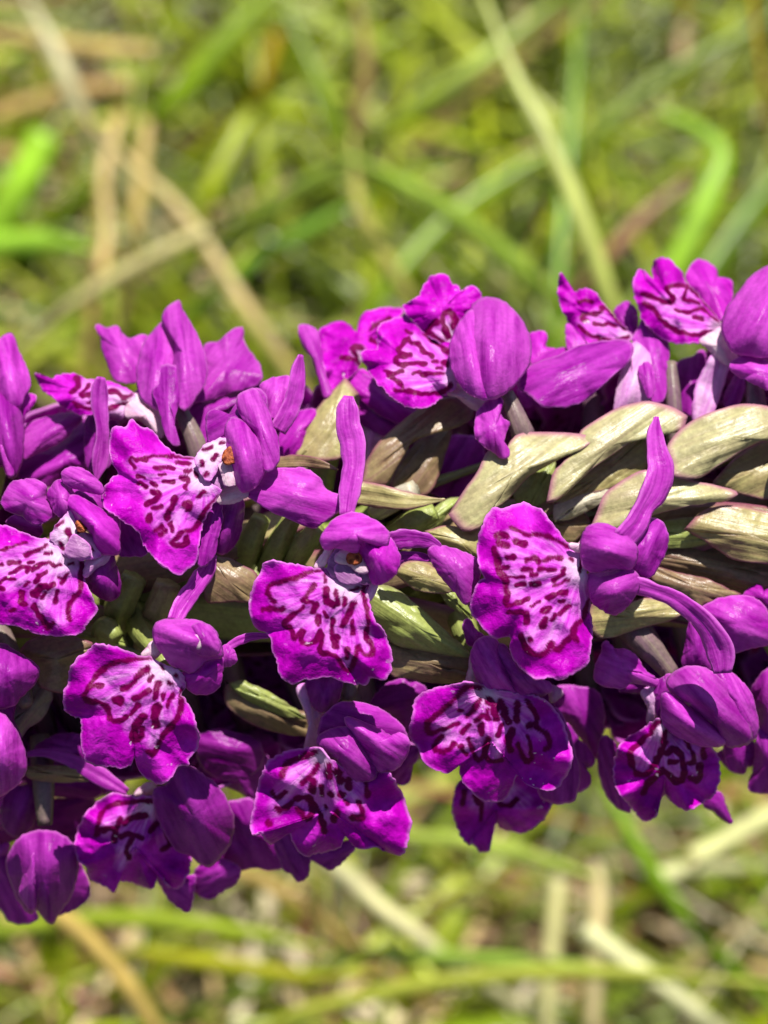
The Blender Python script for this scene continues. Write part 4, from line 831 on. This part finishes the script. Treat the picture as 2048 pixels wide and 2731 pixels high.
bract('C', 6.2, [(1310,1550),(1400,1430),(1500,1350),(1660,1260),(1820,1250),(1820,1560),(1660,1640),(1500,1610)], 'olive_bract', 1.4)
bract('S', 8.0, [(1840,1410),(1880,1362),(1950,1350),(2048,1368),(2150,1400),(2150,1490),(2048,1502),(1960,1492),(1900,1455)], 'olive_bract', 1.6)
bract('S', 6.8, [(1730,1420),(1780,1390),(1870,1385),(1920,1420),(1880,1450),(1780,1460)], 'green_ovary', 1.0)
bract('S', 6.0, [(1700,1480),(1790,1440),(1900,1450),(2060,1500),(2160,1540),(2140,1600),(2048,1590),(1950,1560),(1820,1530)], 'brown_bract', 1.5)
bract('I', 7.6, [(240,20),(480,90),(760,150),(1010,272),(830,325),(720,345),(690,395),(560,305),(330,195)], 'brown_bract', 1.2)
bract('G', 8.4, [(340,410),(360,305),(450,320),(560,360),(680,290),(800,268),(940,308),(1045,370),(920,425),(760,465),(600,515),(450,560),(365,510)], 'olive_bract', 1.4)
bract('E', 10.0, [(905,690),(1000,668),(1100,708),(1200,788),(1300,878),(1400,968),(1480,1038),(1548,1112),(1420,1106),(1280,1076),(1150,1056),(1060,1025),(1010,955),(940,855),(908,770)], 'green_ovary', 2.2)
bract('E', 8.8, [(1040,1020),(1200,1050),(1400,1098),(1545,1108),(1552,1232),(1450,1272),(1300,1275),(1150,1245),(1045,1225)], 'brown_bract', 1.8)
bract('E', 9.6, [(1092,585),(1130,528),(1250,518),(1340,578),(1420,640),(1465,692),(1340,714),(1220,694),(1140,645)], 'olive_bract', 1.2)
bract('E', 9.4, [(1270,335),(1380,298),(1500,308),(1610,318),(1600,480),(1450,432),(1340,385)], 'olive_bract', 1.0)
bract('E', 8.4, [(1350,660),(1440,690),(1520,780),(1550,860),(1480,830),(1400,770)], 'green_ovary', .8)
bract('D', 9.4, [(1310,250),(1440,262),(1530,305),(1625,372),(1585,525),(1480,528),(1310,530),(1300,380)], 'brown_bract', 1.4)
bract('E', 3.6, [(20,1280),(150,1300),(300,1410),(430,1460),(550,1490),(550,1610),(380,1600),(200,1550),(60,1470),(0,1400)], 'brown_bract', 1.4)
bract('E', 4.4, [(40,1290),(110,1270),(250,1330),(400,1420),(500,1500),(380,1490),(200,1420),(80,1340)], 'green_ovary', .9)
bract('J', 9.0, [(145,345),(190,278),(280,248),(400,238),(520,258),(620,300),(540,400),(470,470),(450,570),(430,620),(340,610),(265,570),(255,450),(220,420)], 'brown_bract', 1.4)
bract('J', 7.0, [(520,240),(600,190),(660,160),(720,210),(800,200),(840,300),(740,320),(620,300)], 'green_ovary', 1.4)
bract('J', 6.0, [(100,680),(200,580),(300,560),(350,640),(290,780),(180,860),(120,930),(30,860),(20,760)], 'grey_ovary', 1.6)
bract('J', 4.0, [(170,1120),(360,1110),(560,1140),(600,1200),(420,1215),(200,1190)], 'brown_bract', 1.0)
bract('F', 5.4, [(-20,460),(120,360),(260,258),(340,255),(260,345),(190,455),(100,505),(-20,530)], 'green_ovary', 1.2)
bract('L', 4.6, [(820,150),(960,130),(1000,270),(880,300),(810,280)], 'grey_ovary', .9)
tube('ovary', 'E', [(250,560,5.0),(330,420,7.5),(430,230,8.5)], [110,150,120], 'green_ovary', top=True)
tube('ovary', 'E', [(400,580,5.0),(480,440,8.5),(590,300,9.5)], [110,150,120], 'green_ovary', top=True)
tube('ovary', 'E', [(120,560,4.5),(160,400,7),(230,240,8)], [120,160,120], 'green_ovary', top=True)
tube('ovary', 'D', [(700,780,4),(760,560,7),(850,380,8)], [130,200,160], 'green_ovary', top=True)
tube('ovary', 'D', [(900,800,4),(1000,600,7),(1060,420,8)], [130,200,160], 'olive_bract', top=True)
tube('ovary', 'D', [(620,860,4),(660,700,8),(740,760,9)], [110,150,90], 'green_ovary', top=True)
tube('ovary', 'E', [(950,200,4),(1080,120,7),(1200,60,8)], [110,140,120], 'white_streak_bract', top=True)
tube('ovary', 'E', [(1050,330,4),(1180,270,7.5),(1330,200,8)], [110,150,110], 'green_ovary', top=True)

# bracts and ovaries packed spirally round the stem inside the flowers
def wrap_bracts():
    r = random.Random(5)
    protos = []
    for k, mat in enumerate(('olive_bract', 'brown_bract', 'green_ovary')):
        n, m = 14, 7; vs_, uv, rim = [], [], []
        for i in range(n):
            f = i / (n - 1); wd = 2.1 * math.sin(math.pi * min(1, 0.22 + f * 0.80)) ** 0.8
            for j in range(m):
                s = j / (m - 1) * 2 - 1
                vs_.append(((f * 17) * 0.001, s * wd * 0.001, (f * 7.5 - 2.6 * f * f - 0.9 * s * s * (1 - f)) * 0.001))
                uv.append((s, f * 2, k)); rim.append(max(0, (abs(s) - .85) / .15))
        fs = [(i * m + j, i * m + j + 1, (i + 1) * m + j + 1, (i + 1) * m + j) for i in range(n - 1) for j in range(m - 1)]
        protos.append((vs_, fs, uv, rim, mat))
    meshes = []
    for i in range(46):
        x = -480 + i * 62; ang = i * 2.399
        p = mm2world((x - 1024) * UNIT, (1365.5 - axis_y(x)) * UNIT, 0)
        ax = (VR + VU * 0.085).normalized()
        side = (VU - ax * VU.dot(ax)).normalized(); out = side * math.cos(ang) + VB * math.sin(ang)
        tan = out.cross(ax)
        k = r.randrange(3)
        if len(meshes) <= k or not any(mm[0] == k for mm in meshes):
            o = build('bract', *protos[k][:2], protos[k][4], orchid, dict(uvp=np.array(protos[k][2], float), rim=np.array(protos[k][3])), .0003)
            meshes.append((k, o))
        else:
            o = [mm[1] for mm in meshes if mm[0] == k][0].copy(); C.objects.link(o)
        q = p + out * 0.0028 - BASE
        s = r.uniform(.8, 1.1)
        o.matrix_local = Matrix.Translation(q) @ Matrix((ax, tan, out)).transposed().to_4x4() @ Matrix.Scale(s, 4)
wrap_bracts()

# flowers on the far side of the spike and past both ends of the frame
def far_flowers():
    r = random.Random(8)
    def dome_part(name, par, cx, cz, cy, rx, ry, h, mat, droop=0.0, n=36, m=8, frill=0.0, marks=False):
        vs_ = [(0, 0, h)]; rim = [0.0]; uv = [(0, 0, 0)]; mk = [0.0]
        for j in range(1, m + 1):
            p = j / m
            for i in range(n):
                q = 2 * math.pi * i / n
                rr = 1 + frill * p * math.sin(q * 3 + 1) + frill * .5 * p * math.sin(q * 7)
                x, y = rx * p * rr * math.cos(q), ry * p * rr * math.sin(q)
                vs_.append((x, y, h * (1 - p * p) - droop * x + frill * p * p * math.sin(q * 5)))
                rim.append(max(0, (p - .9) / .1)); uv.append((y / ry * 1.0, x / rx, 1))
                mk.append(1.0 if marks and p < .62 and mnoise.noise(Vector((x * 1.1, y * 2.2, 4))) > .22 else 0.0)
        vs_ = [((x + cx) * .001, (y + cy) * .001, (z + cz) * .001) for x, y, z in vs_]
        at = dict(uvp=np.array(uv, float), rim=np.array(rim))
        if marks:
            at['mark'] = np.array(mk); at['pale'] = np.array([max(0, 1 - (v[0] * 1000 - cx) ** 2 / 9 - (v[1] * 1000 - cy) ** 2 / 12) for v in vs_]); at['throat'] = np.zeros(len(vs_))
        return build(name, vs_, grid_faces(n, m), mat, par, at, .00025)
    pts = np.array([(-3, 0, -15), (-1, 0, -8), (0, 0, -1)]) * .001
    vs_, fs, uvp = tube_mesh(spline(pts, 10, False) if False else pts, [.0009, .0011, .0008])
    proto = build('flower', vs_, fs, 'grey_ovary', orchid, dict(uvp=uvp, rim=np.zeros(len(vs_))))
    parts = [dome_part('lip', proto, -4.0, -.6, 0, 4.4, 4.8, 1.0, 'marked_lip', -.25, 64, 18, .16, True),
             dome_part('hood', proto, 2.4, 0, 0, 3.2, 2.3, 2.3, 'lilac_petal', .1),
             dome_part('sepal', proto, 2.2, -.8, 4.2, 1.8, 3.0, .7, 'lilac_petal', .2, frill=.06),
             dome_part('sepal', proto, 2.2, -.8, -4.2, 1.8, 3.0, .7, 'lilac_petal', .2, frill=.06)]
    spots = []
    for i, x in enumerate(range(-420, 2400, 150)):                       # far side
        for a in (-150, -112, -70, -35):
            spots.append((x + r.uniform(-40, 40) + (75 if a in (-112, -35) else 0), a + r.uniform(-8, 8), 15.0 + r.uniform(-1, .6)))
    for x in (-150, -330, -480):                                         # near side past the left end
        for a in (15, 60, 100, 150, 190): spots.append((x + r.uniform(-30, 30), a, 16))
    for x in (2330, 2480):
        for a in (10, 60, 110, 160, 200): spots.append((x + r.uniform(-30, 30), a, 14 if x < 2400 else 11))
    first = True
    for x, deg, rad in spots:
        # only where nothing of the near flowers would be hidden: behind the axis or outside the frame
        ang = R_(deg)
        p = mm2world((x - 1024) * UNIT, (1365.5 - axis_y(x)) * UNIT, 0)
        ax = (VR + VU * 0.085).normalized()
        side = (VU - ax * VU.dot(ax)).normalized(); out = side * math.cos(ang) + VB * math.sin(ang)
        tan = out.cross(ax)
        mtx = Matrix.Translation(p + out * rad * .001 - BASE) @ Matrix((ax, tan, out)).transposed().to_4x4() @ Matrix.Rotation(r.uniform(-.4, .4), 4, 'Z') @ Matrix.Scale(r.uniform(.85, 1.05), 4)
        if first:
            proto.matrix_local = mtx; first = False
        else:
            o = proto.copy(); C.objects.link(o); o.matrix_local = mtx
            for c in parts:
                cc = c.copy(); C.objects.link(cc); cc.parent = o
far_flowers()

# strap leaves at the foot of the orchid
def basal_leaf(ang, length, width):
    n, m = 16, 7; vs_, uv, rim = [], [], []
    for i in range(n):
        f = i / (n - 1); wd = width * math.sin(math.pi * min(1, .12 + .88 * f)) ** .7 if f < 1 else 0
        out = length * (f - .25 * f * f); z = length * (0.75 * f - 0.62 * f * f)
        for j in range(m):
            s = j / (m - 1) * 2 - 1
            vs_.append((out * math.cos(ang) - s * wd * math.sin(ang), out * math.sin(ang) + s * wd * math.cos(ang), z + .25 * wd * s * s))
            uv.append((s, f * 2, ang)); rim.append(0)
    fs = [(i * m + j, i * m + j + 1, (i + 1) * m + j + 1, (i + 1) * m + j) for i in range(n - 1) for j in range(m - 1)]
    build('leaf', vs_, fs, 'green_ovary', orchid, dict(uvp=np.array(uv), rim=np.array(rim, float)), .0005)
for a, l, w_ in ((2.3, .13, .011), (3.6, .12, .012), (4.6, .10, .010)): basal_leaf(a, l, w_)

# ================================================================== the meadow behind
def ray_at(x, y, z):
    """point at height z under the plan position (x, y)"""
    u = (x - 1024) * UNIT / 1000; v = (1365.5 - y) * UNIT / 1000
    d = (VR * u + VU * v + VF * DIST)
    t = (z - cam.location.z) / d.z
    return cam.location + d * t, t                                        # t = 1 at the axis plane

def srgb(c):
    c = [x / 255 for x in c]
    return [x / 12.92 if x <= .04045 else ((x + .055) / 1.055) ** 2.4 for x in c]

def blade(name, label, pts, width, col, z0, z1, group=None, cat='grass', taper=True, round_=False):
    """one grass blade or stalk: rooted in the turf at its first point"""
    zm, zd = (z0 + z1) / 2, (z1 - z0) * .2; z0, z1 = zm - zd, zm + zd
    P = spline(sheet('Q', pts), 18, False); n = len(P); m = 5
    cen = []; wid = []
    for i, (x, y) in enumerate(P):
        f = i / (n - 1)
        z = z0 + (z1 - z0) * (f ** .7)
        p, t = ray_at(x, y, z); cen.append(p)
        tp = (1 - max(0, f - .55) / .45 * .75) if taper else 1.0
        wid.append(width * .78 * 2048 / 1659 * UNIT / 1000 * t * tp * (0.8 + .2 * min(1, f * 4)))
    # root: run on from the first point down into the soil
    d = (cen[0] - cen[1]); d.z = 0
    root = Vector((cen[0].x, cen[0].y, 0)) + (d.normalized() * (cen[0].z * .8) if d.length > 0 else Vector())
    root.z = -0.003
    mid = (root + cen[0]) * .5 + (VB * .002)
    cen = [root, mid] + cen; wid = [wid[0] * .6, wid[0] * .85] + wid; n += 2
    base = root.copy(); base.z = 0
    vs_, col_ = [], []
    c = srgb(col); g_ = c[1] > c[0]; c = [min(.7, c[0] * (.95 if g_ else 1.05)), min(.7, c[1] * (.84 if g_ else 1.03)), c[2] * (.45 if g_ else .75)]; sd = nseed()
    for i in range(n):
        t = (cen[min(n - 1, i + 1)] - cen[max(0, i - 1)]).normalized()
        s = t.cross(VB).normalized(); up = s.cross(t)
        for j in range(m):
            q = j / (m - 1) * 2 - 1
            h = (1 - q * q) * (.5 if round_ else .22) * wid[i]
            vs_.append(cen[i] + s * q * wid[i] * .5 + up * h - base)
            k = 1 + .25 * mnoise.noise(Vector((i * .4, q, sd)))
            col_.append((c[0] * k, c[1] * k, c[2] * k, 1))
    fs = [(i * m + j, i * m + j + 1, (i + 1) * m + j + 1, (i + 1) * m + j) for i in range(n - 1) for j in range(m - 1)]
    o = build(name, vs_, fs, 'grass_blade', None, dict(tint=np.array(col_)), .0003)
    o.location = base
    tag(o, label, cat, group)
    return o

GR = 'grass blades standing out behind the orchid'; ST = 'dry straws lying in the meadow behind the orchid'
G_ = lambda label, pts, w, col, z0, z1, **k: blade('grass_blade', label, pts, w, col, z0, z1, GR, 'grass', **k)
T_ = lambda label, pts, w, col, z0, z1, **k: blade('straw', label, pts, w, col, z0, z1, ST, 'straw', **k)
G_('sage green blade running diagonally down to the orchid beside its round hood', [(1330,690),(1270,510),(1200,340),(1110,160),(1035,-30)], 56, (185,205,140), 0.085, 0.130)
G_('pale green blade crossing the straw behind the round hood', [(1190,640),(1080,540),(960,450),(850,385),(740,335)], 52, (160,200,95), 0.046, 0.103)
T_('yellowish bent straw rising from behind the round hood', [(900,680),(880,640),(810,520),(770,420),(760,290)], 42, (195,190,115), 0.046, 0.095)
T_('brownish straw standing above the crossing of two pale blades', [(765,330),(775,240),(790,120),(765,-20)], 40, (170,150,100), 0.038, 0.083)
G_('short pale blade slanting up to the crossing of two pale blades', [(540,500),(600,440),(680,385),(775,340)], 46, (150,185,95), 0.038, 0.083)
G_('mid green blade lying below the short pale one', [(480,620),(560,560),(660,500),(800,420)], 48, (125,175,75), 0.034, 0.067)
G_('wide vivid green leaf reaching up beside the dry straw', [(-60,560),(0,470),(50,390),(100,290)], 95, (170,228,80), 0.038, 0.075, taper=False)
G_('vivid green leaf lying level below the wide vivid one', [(-80,540),(0,530),(90,522),(200,540)], 68, (160,215,85), 0.046, 0.075)
T_('pale straw slanting across the upright straws', [(150,665),(210,625),(300,572),(450,500)], 46, (225,205,165), 0.054, 0.083, taper=False, round_=True)
T_('tan straw standing upright in the dry patch', [(285,590),(290,500),(305,380),(315,260)], 38, (200,178,122), 0.034, 0.067, taper=False)
T_('long pale straw leaning from the dry patch toward the orchid', [(620,790),(540,680),(410,480),(300,370),(170,240)], 40, (205,185,135), 0.038, 0.075)
T_('broad tan straw lying across the top of the dry patch', [(-60,75),(60,88),(200,105),(330,112)], 44, (210,185,135), 0.034, 0.051, taper=False)
T_('greyish flattened straw lying over the broad tan one', [(190,275),(150,190),(110,100),(50,-20)], 52, (195,190,165), 0.038, 0.067)
G_('small orange dying leaf among green blades', [(560,215),(572,170),(590,105),(596,70)], 36, (175,150,30), 0.038, 0.059, taper=False)
G_('bright folded green leaf bent over beside the thin ochre stem', [(1390,700),(1470,560),(1530,420),(1560,330),(1500,275),(1420,240)], 78, (160,215,75), 0.046, 0.091)
G_('thin ochre stem beside the bright folded leaf', [(1665,330),(1650,200),(1636,90),(1622,-30)], 16, (190,160,35), 0.090, 0.140, taper=False)
G_('fresh green blade standing straight behind the sage one', [(1195,760),(1215,480),(1240,200),(1255,-30)], 46, (115,165,30), 0.034, 0.075)
G_('dull green blade slanting above the bright folded leaf', [(1230,350),(1330,250),(1450,160),(1700,20)], 50, (125,155,70), 0.034, 0.067)
T_('dead pinkish brown leaf under the bright folded leaf', [(1290,580),(1390,470),(1490,385)], 44, (165,125,105), 0.034, 0.051)
G_('olive blade leaning into the brownish straw', [(770,345),(720,260),(680,160),(610,10)], 50, (130,165,40), 0.038, 0.075)
G_('broad yellow green blade beside the olive one', [(330,260),(400,190),(480,95),(590,-30)], 66, (140,180,35), 0.034, 0.067)
T_('thick pale straw under the split lilac hood', [(970,2080),(900,2020),(820,1960),(690,1840)], 56, (225,210,185), 0.038, 0.075, taper=False, round_=True)
T_('tan stalk slanting down below the large shaded hood', [(345,2240),(270,2120),(190,2030),(90,1945)], 56, (205,180,115), 0.038, 0.075, taper=False, round_=True)
T_('thick cream cut stalk under the lower right flower', [(1720,1735),(1640,1775),(1570,1815),(1492,1858)], 62, (240,228,175), 0.054, 0.075, taper=False, round_=True)
T_('short cream stub beside the cut end of the thick cream stalk', [(1475,1880),(1440,1890),(1405,1897)], 56, (235,222,185), 0.046, 0.055, taper=False, round_=True)
T_('upright cream straw beside its darker twin', [(1178,2240),(1188,2100),(1200,1960),(1205,1900)], 56, (220,210,170), 0.034, 0.059, taper=False, round_=True)
T_('upright cream straw beside the whitish slanting one', [(1278,2240),(1285,2080),(1292,1950),(1290,1860)], 56, (215,200,170), 0.034, 0.059, taper=False, round_=True)
T_('whitish straw slanting away from the upright cream straws', [(1530,2210),(1430,2130),(1350,2075),(1260,2010)], 60, (222,214,190), 0.046, 0.067, taper=False, round_=True)
G_('bright green blade lying level under the large shaded hood', [(-60,2020),(200,1985),(450,2000),(700,2050)], 52, (165,195,75), 0.038, 0.075)
G_('yellow green blade lying level below the bright one', [(300,2060),(480,2085),(650,2110),(820,2105)], 48, (175,185,60), 0.038, 0.067)
G_('pale green blade arching under the hanging three-lobed lip', [(860,1810),(1000,1818),(1130,1845),(1290,1895)], 46, (185,215,125), 0.054, 0.083)
G_('green blade slanting down past the short cream stub', [(1500,2010),(1420,1900),(1360,1800),(1300,1690)], 44, (140,190,55), 0.038, 0.075)
G_('long yellow green blade lying across the feet of the cream straws', [(640,2190),(900,2130),(1250,2100),(1720,2130)], 46, (180,198,95), 0.046, 0.075)
G_('green blade crossing the lower ends of the cream straws', [(780,2060),(1000,2070),(1250,2090),(1480,2110)], 44, (150,190,95), 0.042, 0.067)
T_('tan straw lying flat under the drooping pointed hood', [(640,1950),(560,1900),(470,1870),(400,1850)], 44, (190,165,110), 0.034, 0.051)

G_('broad green blade passing under the sage one', [(820,640),(950,490),(1100,380),(1260,290)], 56, (130,170,35), .035, .05)
G_('yellow green blade bent over at the dying orange leaf', [(440,440),(500,320),(560,245),(720,262)], 60, (165,190,30), .03, .05)
G_('pale olive blade rising beside the brownish straw', [(850,260),(960,195),(1060,120),(1210,-10)], 60, (150,180,75), .03, .055)
G_('dark green blade leaning beyond the bright folded leaf', [(1470,680),(1560,540),(1640,430),(1740,310)], 62, (105,150,25), .03, .05)
T_('thinner tan straw beside the upright one in the dry patch', [(200,660),(230,500),(222,380),(262,240)], 38, (200,175,120), .03, .05, taper=False)
T_('brown dead stalk lying under the broad tan straw', [(-60,280),(40,235),(150,200),(280,185)], 46, (190,160,115), .02, .03, taper=False)
T_('brown leaf scrap lying flat under the brown dead stalk', [(-60,330),(30,335),(90,350),(140,380)], 44, (190,160,120), .02, .025)

# the rest of the turf: too many blades to count
def turf():
    r = random.Random(21)
    vs_, fs, cols = [], [], []
    greens = [(135,155,5),(150,168,8),(112,132,4),(158,175,20),(128,152,25),(172,184,28),(100,114,2),(165,176,60)]
    straws = [(205,180,120),(190,160,100),(225,210,170),(170,135,85),(190,175,125),(160,110,80)]
    def one(x, y, L, w, col, yaw, lean, bend):
        n = 7; dim = r.uniform(.38, 1.1); c = [q * dim for q in srgb(col)]; b0 = len(vs_)
        d = Vector((math.cos(yaw), math.sin(yaw), 0)); s = Vector((-d.y, d.x, 0))
        p = Vector((x, y, -0.002)); a = lean
        for i in range(n):
            f = i / (n - 1)
            wd = w * (1 - f ** 2.2) + .0002
            k = 1 + .18 * math.sin(i * 1.3 + x * 90)
            for q in (-1, 0, 1):
                vs_.append(p + s * (q * wd * .5) + Vector((0, 0, -.25 * wd * (q == 0))))
                cols.append((c[0] * k, c[1] * k, c[2] * k, 1))
            step = L / (n - 1)
            p = p + (d * math.cos(a) + Vector((0, 0, 1)) * math.sin(a)) * step
            a -= bend / (n - 1)
            if p.z < .001: p.z = .001; a = max(a, 0)
        for i in range(n - 1):
            for j in range(2):
                q = b0 + i * 3 + j; fs.append((q, q + 1, q + 4, q + 3))
    for k in range(7600):
        near = k < 4600
        if near: x, y = r.uniform(-.22, .24), r.uniform(-.06, .42)
        else: x, y = r.gauss(0, .6), r.gauss(.15, .6)
        dry = .5 * (1 + mnoise.noise(Vector((x * 14, y * 14, 2.0))))
        dry = dry * (.32 if y > .1 else .55) + (.22 if x < -.045 and y > .1 else 0) + (.36 if y < .10 else 0)
        st = r.random() < dry
        L = r.uniform(.06, .17) if not st else r.uniform(.03, .12)
        lean = r.uniform(.3, 1.1) if not st else r.uniform(.05, .55)
        zcap = .05 / max(.2, math.sin(lean)); L = min(L, zcap)
        one(x, y, L, r.choice((r.uniform(.0009, .0018), r.uniform(.0015, .0034))), r.choice(straws if st else greens), r.uniform(0, 6.28), lean, r.uniform(.2, 1.6))
    o = build('grass', vs_, fs, 'grass_blade', None, dict(tint=np.array(cols)))
    tag(o, 'tangled green and dry grass covering the meadow ground', 'grass', kind='stuff')
turf()
